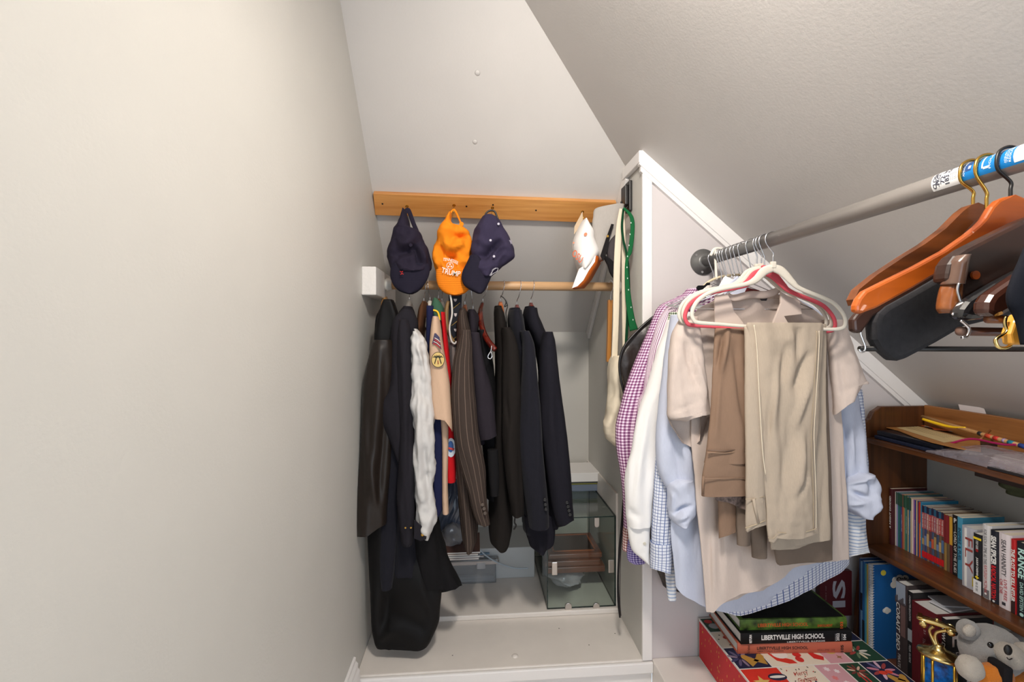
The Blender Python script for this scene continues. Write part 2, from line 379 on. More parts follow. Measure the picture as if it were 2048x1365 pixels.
# cap board, lying on the slope
def on_slope(px, py, off=0.0):
    r = ray(px, py); t = (.991+1.02*1.378-off)/(r.z+1.02*r.y); q = r*t; return Vector((q.x, q.y, EYE+q.z))
sn = Vector((0, -1.02, -1)).normalized()
board = thing('hook_board', 'varnished pine board screwed to the sloped ceiling holding caps', 'board', on_slope(990, 432))
c = [on_slope(752, 425), on_slope(1186, 441), on_slope(1228, 400), on_slope(748, 382)]
c[1] = Vector((RX-.02, c[1].y, c[1].z)); c[2] = Vector((RX-.02, c[2].y, c[2].z))
prism('plank', c, sn*.022, pine_m, board, bevel=.0015)
for px, py in ((765, 408), (933, 413), (986, 410), (1072, 421)):
    disc('screw_hole', on_slope(px, py, .0226*1.43), .0035, (1, 0, 0), Vector((0, -1, 1.02)), .0006, black_m, board, 10)
def eye_hook(px, py):
    p = on_slope(px, py, .022*1.43)
    tube('brass_hook', [p, p+sn*.012, p+sn*.02+Vector((0, 0, -.006)), p+sn*.022+Vector((0, 0, -.016)), p+sn*.016+Vector((0, 0, -.022)), p+sn*.009+Vector((0, 0, -.018))], .0018, brass_m, board, samples=16)
    disc('brass_plate', p, .006, (1, 0, 0), Vector((0, -1, 1.02)), .001, brass_m, board, 12)
for px, py in ((814, 413), (908, 411), (985, 416), (1165, 424)): eye_hook(px, py)
# caps
navycap = cloth('navy_cap_twill', (38, 33, 48), slub=.12); navycap2 = cloth('navy_cap_wool', (52, 46, 68), slub=.12)
orangecap = cloth('orange_cap_twill', (240, 138, 28), slub=.05); whitecap = cloth('white_cap_twill', (240, 236, 232), slub=.02)
navybrim = cloth('navy_brim', (34, 31, 46), kind='hstripe', c2=(28, 26, 40), f=170, wdt=.25)
orangebrim = cloth('orange_brim', (238, 134, 30), kind='hstripe', c2=(214, 112, 20), f=150, wdt=.25)
CY = 1.70
def pt3(l, Y): return [P(a, b, Y) for a, b in l]
t = thing('cap', 'dark navy cap with a tiny red emblem hanging leftmost on the board', 'cap', P(820, 588, CY), 'caps hooked on the board')
loft('crown', [(424, 808, 812), (440, 801, 817), (456, 792, 823), (462, 789, 837), (477, 784, 846), (494, 779, 854), (515, 778, 859), (530, 781, 861), (541, 786, 858), (546, 800, 845)], navycap, t, Y=CY, b=.055, nu=72, nv=80, fold=.012, fx=22, fz=18, wr=.001, seed=3, openb=False,
     creases=[(796, 508, 836, 494, 8, -.026), (832, 494, 842, 532, 6, -.026), (838, 496, 850, 532, 5, .014), (822, 478, 800, 520, 8, .009), (846, 490, 850, 530, 6, .006), (790, 520, 815, 540, 6, .008)])
loft('brim', [(528, 784, 859), (540, 781, 860), (556, 781, 856), (573, 788, 846), (583, 799, 836), (588, 813, 826)], navybrim, t, Y=CY-.03, b=.022, fold=.001, wr=0, seed=1, openb=False)
tube('strap', pt3([(806, 440), (811, 424), (816, 420), (820, 428), (826, 445), (834, 464)], CY-.012), .008, navycap, t, flat=.0015, samples=18, up=(0, 1, 0))
tube('strap_buckle', pt3([(812, 428), (811, 420), (816, 417), (819, 423)], CY-.008), .0018, steel_m, t, samples=10)
disc('button', P(822, 491, CY-.062), .006, (1, 0, 0), (0, 0, 1), .006, navycap, t)
for a, b in (((800, 543), (803, 545)), ((803, 545), (806, 543)), ((804, 547), (801, 550)), ((803, 547), (807, 549))):
    tube('emblem', pt3([a, b], CY-.068), .0016, K(190, 30, 26), t, n=6)
t = thing('cap', 'orange cap with white lettering hanging between the two navy caps', 'cap', P(905, 591, CY), 'caps hooked on the board')
loft('crown', [(430, 898, 903), (443, 891, 902), (452, 885, 908), (456, 881, 928), (474, 874, 941), (490, 870, 944), (527, 870, 944), (545, 873, 942), (556, 880, 936)], orangecap, t, Y=CY, b=.05, nu=72, nv=80, fold=.014, fx=26, fz=22, wr=.003, seed=8, openb=False,
     creases=[(872, 492, 888, 505, 5, -.012), (888, 505, 890, 535, 4, -.012), (895, 512, 915, 514, 7, -.012), (915, 472, 938, 470, 6, -.009), (905, 498, 930, 488, 5, .016), (874, 500, 886, 520, 4, -.02), (893, 510, 916, 512, 6, -.022), (912, 470, 940, 474, 4, -.018), (918, 505, 940, 520, 6, -.009), (880, 520, 882, 545, 4, -.01)])
loft('brim', [(540, 872, 942), (556, 872, 943), (570, 875, 941), (580, 881, 937), (587, 890, 929), (591, 902, 918)], orangebrim, t, Y=CY-.03, b=.022, fold=.0006, wr=0, seed=1, openb=False)
tube('strap', pt3([(896, 440), (900, 428), (906, 420), (910, 421), (916, 433), (922, 447), (925, 455)], CY), .0035, orangecap, t, flat=.0015, samples=18, up=(0, 1, 0))
disc('button', P(923, 449, CY-.03), .008, (1, 0, 0), (0, 0, 1), .006, orangecap, t)
wl = K(236, 224, 214); t = [c for c in t.children if c.name.startswith('crown')][0]
lettering('TENNESSEE', P(901, 523, CY-.058), (1, 0, -.25), (.25, 0, 1), .055, .011, wl, t, .006, arc=.4)
lettering('TRUMP', P(902, 544, CY-.061), (1, 0, -.22), (.22, 0, 1), .068, .019, wl, t, .015, arc=-.15)
pc = P(900, 532, CY-.059)
tube('emblem_ring', [pc+Vector((.012*math.cos(a*.35), 0, .012*math.sin(a*.35))) for a in range(19)], .0012, wl, t, n=6)
for a in (90, 210, 330):
    a = math.radians(a); q = pc+Vector((.0055*math.cos(a), -.001, .0055*math.sin(a)))
    prism('emblem_star', [q+Vector((r*math.cos(k*math.pi/5+1.57), 0, r*math.sin(k*math.pi/5+1.57))) for k in range(10) for r in [(.0045 if k % 2 == 0 else .002)]], (0, .001, 0), wl, t)
t = thing('cap', 'navy cap with white eyelets tilted on the third hook, touching the orange cap', 'cap', P(960, 587, CY-.05), 'caps hooked on the board')
loft('crown', [(436, 966, 990), (440, 961, 996), (460, 950, 1008), (480, 944, 1022), (498, 941, 1029), (515, 940, 1027), (530, 945, 1014), (543, 955, 994), (556, 966, 980)], navycap2, t, Y=CY-.04, b=.055, nu=72, nv=80, fold=.012, fx=20, fz=16, wr=.001, seed=14, openb=False,
     creases=[(972, 512, 1003, 478, 6, -.026), (985, 520, 1008, 495, 5, -.02), (950, 515, 985, 508, 6, -.010), (990, 520, 1015, 490, 8, .010), (960, 480, 985, 500, 8, .008), (1000, 470, 1020, 500, 6, .006), (955, 540, 990, 530, 6, .006)])
loft('brim', [(512, 940, 956), (527, 933, 972), (543, 925, 985), (557, 923, 981), (571, 928, 975), (581, 941, 970), (587, 954, 964)], navybrim, t, Y=CY-.07, b=.024, fold=.001, wr=0, seed=1, openb=False)
tube('strap', pt3([(973, 440), (971, 430), (975, 424), (983, 421), (990, 424), (994, 434), (999, 446)], CY-.04), .0035, black_m, t, samples=18)
t = [c for c in t.children if c.name.startswith('crown')][0]
for px, py in ((981, 481), (988, 513), (997, 448)): lathe('eyelet', [(.002, 0), (.0045, 0), (.0045, .003), (.002, .003)], P(px, py, CY-.098), K(196, 192, 206), t, n=10, ax=(1, 0, 0), ay=(0, 0, 1), az=(0, 1, 0))
disc('button', P(1019, 486, CY-.07), .0085, (1, 0, 0), (0, 0, 1), .008, K(126, 118, 132), t)
tube('emblem', pt3([(979, 552), (984, 544), (990, 538), (996, 537), (994, 543), (987, 547), (981, 552), (984, 546), (985, 540), (992, 536)], CY-.094), .0008, K(206, 202, 210), t, samples=30, n=6)
t = thing('cap', 'white cap with orange lettering and orange brim underside hanging on the right hook', 'cap', P(1165, 580, CY), 'caps hooked on the board')
loft('crown', [(444, 1163, 1168), (455, 1157, 1178), (466, 1152, 1186), (481, 1146, 1188), (495, 1144, 1194), (506, 1146, 1197), (516, 1148, 1192), (530, 1154, 1180), (541, 1159, 1167)], whitecap, t, Y=CY, b=.06, fold=.003, fx=18, fz=10, wr=.0005, seed=5, openb=False)
prism('brim', pt3([(1158, 538), (1174, 528), (1192, 511), (1190, 524), (1178, 541), (1167, 561), (1155, 573), (1144, 577), (1150, 560)], CY-.05), (0, .004, 0), whitecap, t, bevel=.001)
a = pt3([(1192, 511), (1190, 524), (1178, 541), (1167, 561), (1155, 573), (1144, 577)], CY-.046); b = pt3([(1207, 520), (1200, 529), (1191, 545), (1183, 560), (1168, 577), (1148, 579)], CY+.02)
mk('brim_underside', a+b, [(i, i+1, 7+i, 6+i) for i in range(5)], K(196, 96, 22), t, smooth=True, solid=.002)
loft('lining', [(505, 1190, 1200), (520, 1188, 1206), (528, 1186, 1202)], K(206, 190, 184), t, Y=CY+.03, b=.02, fold=.001)
disc('eyelet', P(1171, 469, CY-.064), .006, (1, 0, .2), (0, 0, 1), .002, K(232, 132, 92), t)
disc('eyelet', P(1147, 486, CY-.03), .003, (1, 0, .2), (0, 0, 1), .002, K(232, 132, 92), t)
lettering('OSU', P(1155, 513, CY-.068), (.75, 0, -.7), (.45, 0, .9), .045, .026, K(206, 84, 24), t, .01)
prism('tag', pt3([(1165, 423), (1166, 440), (1156, 459), (1148, 469), (1149, 453)], CY+.005), (0, .001, 0), K(196, 172, 142), t)
t = thing('cap', 'grey cap seen from inside with a black strap hanging beside the white cap', 'cap', P(1225, 560, 1.67))
gy = cloth('grey_felt', (172, 166, 160), slub=.06); dk = cloth('cap_lining', (70, 64, 66), slub=.1)
loft('crown', [(410, 1226, 1248), (418, 1191, 1247), (435, 1186, 1245), (450, 1184, 1242), (470, 1186, 1237), (485, 1188, 1228), (500, 1192, 1220), (515, 1197, 1206), (520, 1200, 1203)], gy, t, Y=1.68, b=.02, fold=.003, fx=14, fz=8, wr=.0006, seed=4, openb=False)
loft('lining', [(470, 1230, 1237), (482, 1220, 1238), (500, 1214, 1237), (525, 1216, 1236)], dk, t, Y=1.665, b=.018, fold=.004, seed=6, openb=False)
prism('strap', pt3([(1223, 448), (1228, 449), (1220, 474), (1216, 500), (1207, 522), (1201, 512), (1212, 478)], 1.645), (0, .004, 0), cloth('black_strap', (30, 27, 28)), t)
disc('stud', P(1215, 473, 1.643), .0045, (1, 0, 0), (0, 0, 1), .003, brass_m, t, 12)
loft('brim', [(512, 1204, 1210), (530, 1214, 1236), (545, 1219, 1236), (556, 1226, 1236), (561, 1232, 1236)], cloth('black_brim', (26, 24, 26)), t, Y=1.655, b=.012, fold=.001, wr=0, openb=False)
# hooks and things on the niche's right wall
t = thing('wall_hook', 'long black hook plate on the white corner wall', 'hook', P(1260, 425, 1.70))
px0 = YX(1256, RX); px1_ = YX(1265, RX)
box('back_plate', RX-.012, RX, px1_, px0, PX(1260, 425, RX).z, PX(1260, 365, RX).z, black_m, t, bevel=.003)
box('hinged_arm', RX-.024, RX-.011, px1_+.012, px0+.012, PX(1256, 415, RX).z, PX(1256, 376, RX).z, black_m, t, bevel=.003)
hb = P(1247, 418, 1.68)
tube('peg', pt3([(1256, 412), (1249, 421), (1246, 416), (1243, 407)], 1.68), .0028, black_m, t, samples=12)
lathe('peg_ball', [(.001, -.005), (.0045, -.002), (.0045, .002), (.001, .005)], P(1243, 405, 1.68), black_m, t, n=10)
t = thing('lanyard', 'green lanyard with tiny white marks looped on the black hook', 'lanyard', P(1262, 660, 1.60))
gl = cloth('green_ribbon', (22, 92, 52), slub=.1); gl2 = cloth('dark_green_ribbon', (14, 60, 36), slub=.1)
tube('ribbon', pt3([(1247, 416), (1260, 429), (1265, 445), (1264, 474), (1260, 503), (1256, 513), (1253, 530), (1254, 560), (1257, 600), (1263, 640), (1268, 661)], 1.60), [.004, .0065, .008, .008, .008, .006, .006, .008, .011, .013, .016], gl, t, flat=.0012, samples=40, up=(0, 1, 0))
tube('ribbon', pt3([(1247, 418), (1244, 451), (1247, 482), (1253, 507), (1256, 540), (1257, 600), (1255, 640), (1252, 690)], 1.615), [.004, .0045, .0045, .0045, .006, .007, .006, .005], gl2, t, flat=.0012, samples=40, up=(0, 1, 0))
for px, py in ((1262, 446), (1260, 469), (1258, 491), (1255, 513), (1254, 535), (1255, 557), (1257, 580), (1262, 615), (1266, 640)):
    obox('mark', P(px, py, 1.597), Vector((.0016, 0, 0)), Vector((0, .0003, 0)), Vector((0, 0, .0024)), K(196, 214, 204), t)
t = thing('tote_bag', 'cream canvas tote bag hanging on the corner wall by long straps', 'bag', P(1235, 892, 1.62))
cv = cloth('cream_canvas', (226, 214, 192), slub=.03)
tube('strap', pt3([(1243, 418), (1238, 460), (1234, 540), (1232, 640), (1229, 720), (1228, 745)], 1.63), [.008, .012, .013, .012, .012, .012], cv, t, flat=.002, samples=26, up=(0, 1, 0))
tube('strap', pt3([(1246, 420), (1247, 470), (1248, 540), (1249, 620), (1250, 690), (1252, 740)], 1.65), [.006, .008, .009, .010, .010, .010], cv, t, flat=.002, samples=26, up=(0, 1, 0))
loft('bag_body', [(712, 1227, 1246), (735, 1219, 1252), (790, 1217, 1262), (825, 1212, 1270), (843, 1204, 1275), (858, 1202, 1278), (875, 1210, 1278), (893, 1230, 1278)], cv, t, Y=1.63, b=.05, fold=.018, fx=26, fz=7, wr=.003, seed=9, nv=70, openb=False, creases=[(1222, 800, 1232, 770, 5, -.008), (1218, 850, 1240, 800, 6, .008)])
t = thing('wooden_hanger', 'light wooden hanger hooked at the right end of the dowel rod', 'hanger', P(1220, 727, 1.80))
plate('shoulder_bar', [(1217, 600), (1226, 600), (1224, 660), (1222, 727), (1214, 724), (1216, 660)], 1.79, .02, wood('pale_wood', (176, 112, 44), (206, 142, 66), 2), t, bevel=.002)
tube('hook', pt3([(1222, 602), (1222, 588), (1226, 576), (1226, 566), (1221, 561), (1217, 566)], 1.78), .0016, steel_m, t, samples=20)
t = thing('belt', 'thin black belt hanging down beside the glass case', 'belt', P(1241, 1236, 1.62))
tube('strap', pt3([(1247, 1000), (1244, 1050), (1239, 1100), (1236, 1160), (1237, 1205), (1240, 1236)], 1.62), [.004, .005, .0045, .004, .0045, .003], cloth('black_leather', (28, 25, 27), rough=.5), t, flat=.0015, samples=24, up=(0, 1, 0))
tube('belt_edge', pt3([(1249, 1000), (1246, 1050), (1242, 1100), (1240, 1160), (1240, 1205), (1242, 1232)], 1.625), .0016, K(70, 62, 60), t, samples=24)
# ---------------------------------------------------------------- clothes on the dowel rod
redwood = wood('red_hanger_wood', (70, 18, 14), (112, 34, 24), 1, .25, .5); orwood = wood('amber_hanger_wood', (150, 70, 24), (196, 104, 44), 1, .3, .4)
tanwood = wood('tan_hanger_wood', (190, 128, 62), (216, 160, 90), 1, .35, .3)
def niche_hanger(px, neck, wd, label, wm, hookm=steel_m, grp='hangers on the dowel rod', arm=True, nw=6):
    """px = where the hook crosses the rod, neck = (px, py) of the stem foot"""
    n = P(neck[0], neck[1], RY); h = P(px, 572, RY); tz = RZ+.021
    t = thing('clothes_hanger', label, 'hanger', n-Vector((0, 0, .1)), grp)
    tube('hook', [n, n+Vector((0, 0, .02)), Vector(((n.x+h.x)/2, RY-.012, (n.z+RZ)/2)), Vector((h.x, RY-.022, RZ-.002)), Vector((h.x, RY-.012, tz-.003)), Vector((h.x, RY+.002, tz)), Vector((h.x, RY+.018, RZ+.009)), Vector((h.x, RY+.02, RZ-.004))], .0015, hookm, t, samples=28, n=6)
    if arm:
        d = wd/100.0
        tube('shoulder_bar', [n+Vector((d*.3, -.12, -.10)), n+Vector((d*.2, -.07, -.055)), n+Vector((0, -.02, -.012)), n+Vector((0, .02, -.012)), n+Vector((-d*.2, .07, -.055)), n+Vector((-d*.3, .12, -.10))], [.006, .008, .010, .010, .008, .006], wm, t, samples=20)
        tube('neck', [n+Vector((0, 0, -.03)), n+Vector((0, 0, .004))], [.012, .007], wm, t, n=10)
    return t
lst = [(775, (771, 596), 0, 'amber wooden hanger nearest the white wall block', tanwood), (820, (819, 604), 0, 'hanger with white neck under the leftmost navy cap', white_m),
       (853, (848, 605), 0, 'steel hook hanger holding the brown suede vest', orwood), (857, (860, 604), 0, 'white necked hanger just left of the green collar', white_m),
       (879, (877, 600), 0, 'black hooked hanger inside the tan uniform shirt', orwood), (886, (884, 606), 0, 'steel hooked hanger of the red vest', white_m),
       (935, (930, 612), 2, 'amber hanger inside the pinstriped jacket', orwood), (942, (946, 621), 0, 'wire hanger inside the plum shirt', steel_m),
       (1008, (1001, 606), 2, 'amber hanger inside the black brown jacket', orwood), (1041, (1034, 612), 2, 'dark red hanger inside the left navy jacket', redwood), (1067, (1062, 608), 3, 'dark red hanger inside the rightmost navy jacket', redwood)]
for a in lst: niche_hanger(a[0], a[1], a[2], a[3], a[4])
t = niche_hanger(975, (966, 607), 0, 'empty dark red wooden hanger with a metal clip between two jackets', redwood, arm=False)
tube('shoulder_bar', [P(965, 607, 1.80), P(961, 622, 1.77), P(961, 640, 1.74), P(966, 662, 1.68), P(975, 681, 1.63), P(985, 694, 1.60), P(991, 700, 1.59)], [.007, .010, .012, .011, .011, .011, .009], redwood, t, samples=30)
tube('clip', [P(983, 692, 1.585), P(982, 702, 1.583), P(977, 710, 1.58), P(976, 716, 1.58), P(981, 718, 1.578), P(984, 712, 1.578), P(982, 704, 1.58)], .0022, steel_m, t, samples=26)
# fabrics
satin = M('brown_black_satin', (36, 29, 25), .42, spec=.35); blackf = cloth('black_wool', (20, 19, 21), slub=.1); blacks = M('black_satin', (12, 11, 12), .55, spec=.2)
navyf = cloth('navy_suiting', (26, 26, 34), slub=.12, sheen=.05); navys = cloth('blue_black_suiting', (25, 24, 32), slub=.12); coalf = cloth('charcoal_raincoat', (34, 32, 38), slub=.1)
brownj = cloth('black_brown_suiting', (28, 24, 22), slub=.12); pinst = cloth('pinstripe_suiting', (62, 52, 47), kind='pin', c2=(112, 96, 86), f=66, wdt=.10, slub=.12)
plum = cloth('plum_cotton', (40, 35, 42), slub=.1); tyvek = cloth('white_coverall', (206, 204, 202), rough=.55, slub=.02); scout = cloth('tan_uniform', (206, 174, 148), slub=.04)
navyk = cloth('navy_knit', (28, 32, 66)); suede = cloth('brown_suede', (92, 60, 40)); redf = cloth('red_wool', (196, 22, 30)); greenf = cloth('green_kerchief', (58, 92, 72))
greyst = cloth('grey_striped_cotton', (128, 118, 114), kind='stripe', c2=(86, 80, 80), f=60, wdt=.5)
G1 = 'garments on the dowel rod'
def garment(name, label, cat, parts, grp=G1):
    q = parts[0][1][-1]; Yy = parts[0][3].get('Y', 1.7)
    t = thing(name, label, cat, P((q[1]+q[2])/2, q[0], Yy), grp)
    for nm, rows, m, kw in parts: loft(nm, rows, m, t, **kw)
    return t
garment('black_gown', 'long black satin gown reaching almost to the platform by the left wall', 'gown', [
    ('body', [(600, 768, 786), (640, 757, 800), (760, 742, 830), (900, 736, 850), (1000, 735, 862), (1100, 738, 878), (1170, 742, 886), (1215, 744, 881), (1245, 746, 876), (1275, 751, 860), (1286, 755, 853), (1288, 757, 851)], blacks, dict(Y=1.64, b=.03, pw=4.5, fold=.014, fx=14, fz=2.5, seed=2, nu=60, openb=False, creases=[(790, 1150, 800, 1240, 9, .014), (800, 1240, 760, 1280, 8, .012), (830, 1130, 865, 1240, 9, .012), (800, 1230, 850, 1260, 9, -.012), (775, 1180, 762, 1275, 8, -.012)]))])
garment('flared_coat', 'black coat with a flared hem beside the ribbed blue vase', 'coat', [
    ('body', [(640, 812, 836), (800, 815, 850), (950, 825, 866), (1060, 834, 880), (1110, 838, 895), (1150, 842, 908), (1186, 846, 922)], blackf, dict(Y=1.66, b=.06, fold=.014, fx=18, fz=2, seed=21, hem=[(840, 1180), (893, 1184), (905, 1180), (922, 1172)], openb=False))])
garment('satin_robe', 'brown black satin robe hanging leftmost against the left wall', 'robe', [
    ('vest', [(612, 768, 781), (634, 754, 789), (660, 751, 795), (690, 748, 800)], blackf, dict(Y=1.69, b=.06, fold=.004, seed=1)),
    ('sleeve', [(680, 750, 788), (700, 743, 792), (758, 729, 792), (846, 723, 786), (906, 720, 782), (980, 717, 776), (1040, 715, 771), (1077, 716, 770)], satin, dict(Y=1.60, b=.045, fold=.012, fx=22, fz=2.5, seed=5, hem=[(715, 1074), (735, 1072), (770, 1048)], creases=[(760, 700, 740, 1050, 8, .010), (775, 800, 755, 1040, 7, -.009), (735, 900, 760, 1040, 7, .008)]))])
garment('navy_dress', 'dark navy dress with a narrow hanging panel below the charcoal coat', 'dress', [
    ('body', [(800, 770, 812), (900, 772, 815), (1000, 780, 825), (1080, 784, 832), (1151, 786, 834)], navyf, dict(Y=1.625, b=.02, fold=.012, fx=30, seed=3)),
    ('panel', [(780, 768, 800), (900, 766, 800), (1000, 762, 797), (1080, 760, 792), (1140, 763, 786), (1176, 766, 782)], navyf, dict(Y=1.61, b=.014, fold=.008, seed=4))])
t = garment('charcoal_raincoat', 'charcoal raincoat with a snapped cuff tab next to the white coverall', 'coat', [
    ('body', [(620, 806, 824), (640, 787, 834), (670, 779, 832), (720, 779, 832), (770, 779, 832), (805, 759, 832), (840, 762, 832), (890, 783, 832), (930, 799, 832)], coalf, dict(Y=1.60, b=.04, fold=.01, fx=20, fz=4, seed=11, openb=False)),
    ('sleeve', [(640, 800, 818), (668, 794, 822), (740, 793, 823), (800, 794, 825), (860, 797, 826), (928, 799, 829), (985, 797, 830), (1030, 801, 830), (1083, 806, 826)], coalf, dict(Y=1.58, b=.045, fold=.009, fx=25, fz=4, seed=12, openb=False, creases=[(806, 700, 812, 900, 5, .006), (820, 760, 816, 1000, 4, -.006)])),
    ('collar', [(614, 808, 824), (625, 799, 829), (640, 793, 833)], coalf, dict(Y=1.72, b=.05, fold=.002, seed=2))])
prism('cuff_tab', pt3([(828, 1040), (842, 1052), (855, 1064), (852, 1080), (841, 1083), (828, 1078)], 1.53), (0, .004, 0), coalf, t, bevel=.001)
lathe('snap', [(.002, 0), (.006, 0), (.005, .002), (.002, .002)], P(845, 1070, 1.529), brass_m, t, ax=(1, 0, 0), ay=(0, 0, 1), az=(0, -1, 0), n=12)
for px in (811, 822): disc('snap', P(px, 1056, 1.53), .003, (1, 0, 0), (0, 0, 1), .002, brass_m, t, 10)
garment('white_coverall', 'crinkled white disposable coverall squeezed between dark coats', 'coverall', [
    ('sleeve', [(663, 827, 836), (676, 824, 848), (690, 823, 854), (720, 824, 858), (780, 823, 861), (840, 825, 868), (906, 826, 870), (960, 829, 870), (1016, 833, 869), (1050, 840, 868), (1072, 851, 861)], tyvek, dict(Y=1.58, b=.04, fold=.014, fx=30, fz=11, wr=.008, seed=31, nu=56, nv=90, openb=False, creases=[(835, 690, 848, 740, 4, .008), (838, 770, 842, 1000, 4, .007), (846, 700, 856, 760, 4, -.006), (842, 960, 868, 945, 4, -.006), (845, 1000, 868, 990, 4, .006), (828, 860, 836, 940, 4, -.008)])),
    ('shoulder_ruffle', [(658, 828, 833), (668, 826, 842), (680, 825, 850)], tyvek, dict(Y=1.60, b=.03, fold=.006, fx=60, fz=40, wr=.004, seed=3))])
garment('suede_vest', 'brown suede vest showing its edge left of the green collar', 'vest', [
    ('body', [(606, 848, 855), (620, 840, 857), (650, 836, 853), (676, 836, 846), (760, 840, 850)], suede, dict(Y=1.76, b=.10, fold=.004))])
garment('navy_scarf', 'long navy knitted scarf with a rounded end beside the tan uniform', 'scarf', [
    ('band', [(612, 853, 867), (700, 853, 868), (800, 860, 882), (850, 865, 885), (950, 866, 885), (1000, 866, 885), (1018, 867, 884), (1027, 870, 881), (1031, 874, 878)], navyk, dict(Y=1.63, b=.018, fold=.003, openb=False))])
t = garment('uniform_shirt', 'tan uniform shirt with flag patch and palm patch under a green neckerchief', 'shirt', [
    ('sleeve', [(634, 866, 877), (648, 863, 881), (680, 860, 885), (700, 859, 888), (745, 860, 896), (790, 861, 901), (830, 866, 904), (850, 870, 905), (864, 880, 905)], scout, dict(Y=1.60, b=.045, fold=.005, fx=20, fz=3, seed=41, hem=[(866, 829), (882, 835), (893, 846), (905, 864)], hs=.75)),
    ('body', [(830, 880, 896), (884, 884, 897), (960, 884, 895), (1000, 884, 896), (1026, 885, 897)], scout, dict(Y=1.63, b=.02, fold=.003, seed=42))])
nk = loft('neckerchief', [(597, 868, 874), (606, 864, 882), (618, 862, 887), (632, 866, 887), (642, 874, 886)], greenf, t, Y=1.66, b=.03, fold=.003, openb=False)
tube('neckerchief_edge', pt3([(861, 628), (862, 622), (868, 621), (875, 624), (878, 632), (879, 641)], 1.625), .0035, K(240, 190, 30), nk, samples=16)
for k, cc in enumerate(((60, 70, 130), (230, 226, 224), (190, 40, 44))):
    tube('collar_stripe', pt3([(866, 634+k*3), (871, 633+k*3), (876, 636+k*3)], 1.595), .0022, K(*cc), t, samples=8, n=6)
t = [c for c in t.children if c.name.startswith('sleeve')][0]
prism('flag_patch', pt3([(869, 667), (872, 667), (879, 675), (883, 700), (874, 692), (864, 688)], 1.548), (0, .002, 0), K(50, 46, 80), t)
for k in range(4): tube('flag_stripe', pt3([(866+k*1.0, 687-k*3.6), (873+k*.8, 690-k*3.4), (881-k*.2, 697-k*4)], 1.5465), .0016, K(206, 60, 56) if k % 2 == 0 else K(228, 206, 196), t, n=6)
pc = P(876, 720, 1.548); ex = Vector((1, 0, 0)); ez = Vector((0, 0, 1))
def oval(name, c, a, b, mat, par, dy=0):
    prism(name, [c+Vector((a*math.cos(k*math.pi/14), dy, b*math.sin(k*math.pi/14))) for k in range(28)], (0, .0015, 0), mat, par)
oval('patch_border', pc, .0225, .0265, K(60, 48, 26), t); oval('palm_patch', pc, .0205, .0245, K(214, 184, 112), t, -.001)
for sx in (-1, 1):
    q = pc+Vector((sx*.008, -.0025, 0))
    tube('palm_trunk', [q+Vector((sx*.003, 0, -.013)), q+Vector((0, 0, -.002)), q+Vector((-sx*.003, 0, .008))], .0016, K(30, 34, 30), t, n=6)
    for a in range(5):
        an = math.radians(10+a*40); tube('palm_frond', [q+Vector((-sx*.003, 0, .008)), q+Vector((-sx*.003+.010*math.cos(an), 0, .009+.007*math.sin(an))), q+Vector((-sx*.003+.013*math.cos(an), 0, .006+.006*math.sin(an)))], [.0012, .001, .0004], K(30, 40, 32), t, n=5)
tube('patch_figure', [pc+Vector((0, -.003, -.002)), pc+Vector((.001, -.003, -.015))], .0014, K(150, 50, 40), t, n=6)
t = garment('red_vest', 'red vest with a round white and blue patch behind the tan uniform', 'vest', [
    ('body', [(625, 880, 890), (660, 884, 893), (720, 888, 900), (790, 892, 908), (865, 888, 912), (910, 890, 913), (962, 894, 912)], redf, dict(Y=1.66, b=.03, fold=.004, seed=51))])
pc = P(902, 896, 1.628); oval('round_patch', pc, .0165, .034, K(206, 214, 224), t); oval('patch_emblem', pc+Vector((-.001, -.001, .004)), .010, .020, K(40, 84, 146), t, -.001)
tube('patch_banner', [pc+Vector((-.012, -.003, 0)), pc+Vector((.011, -.003, -.006))], .004, K(196, 70, 74), t, flat=.001, up=(0, 1, 0))
t = thing('necktie', 'black necktie with gold stripes and white shields behind the orange cap', 'necktie', P(910, 690, 1.72), G1)
mk('blade', pt3([(897, 585), (924, 585), (922, 640), (916, 690), (905, 690), (899, 640)], 1.72), [(0, 1, 2, 5), (5, 2, 3, 4)], cloth('black_silk', (22, 24, 34), rough=.5), t, solid=.004)
for q in ((907, 598, 914, 604), (908, 627, 914, 634), (908, 658, 914, 664)):
    plate('shield', [(q[0], q[1]), (q[2], q[1]), (q[2]-1, q[3]-2), ((q[0]+q[2])/2, q[3]), (q[0]+1, q[3]-2)], 1.715, .002, K(206, 196, 196), t)
for y in (620, 652, 682): tube('gold_stripe', pt3([(903, y), (920, y-14)], 1.717), .0013, K(190, 158, 84), t, n=6)
t = thing('clothes_hanger', 'tan curved hanger with a white loop and grey striped cloth', 'hanger', P(905, 700, 1.72), 'hangers on the dowel rod')
tube('shoulder_bar', pt3([(897, 602), (893, 620), (893, 645), (899, 670), (908, 684)], 1.70), [.006, .008, .008, .007, .006], wood('olive_wood', (120, 92, 54), (150, 118, 72), 2), t, samples=20)
tube('loop', pt3([(900, 588), (903, 605), (904, 630), (899, 655), (902, 680), (909, 688), (913, 683)], 1.67), .0035, K(214, 212, 206), t, samples=26)
t = garment('striped_scarf', 'grey striped cloth hanging in narrow folds left of the pinstripe jacket', 'scarf', [
    ('drape', [(686, 899, 913), (720, 897, 918), (770, 898, 920), (860, 900, 918)], greyst, dict(Y=1.70, b=.02, fold=.008, fx=60, seed=61))])
def jacket_buttons(t, pts, Y, m=black_m):
    t = [c for c in t.children if c.name.startswith('sleeve')][0]
    for px, py in pts: lathe('button', [(.006, 0), (.006, .0016), (.0045, .0026), (.003, .002)], P(px, py, Y), m, t, n=12, ax=(1, 0, 0), ay=(0, 0, 1), az=(0, -1, 0))
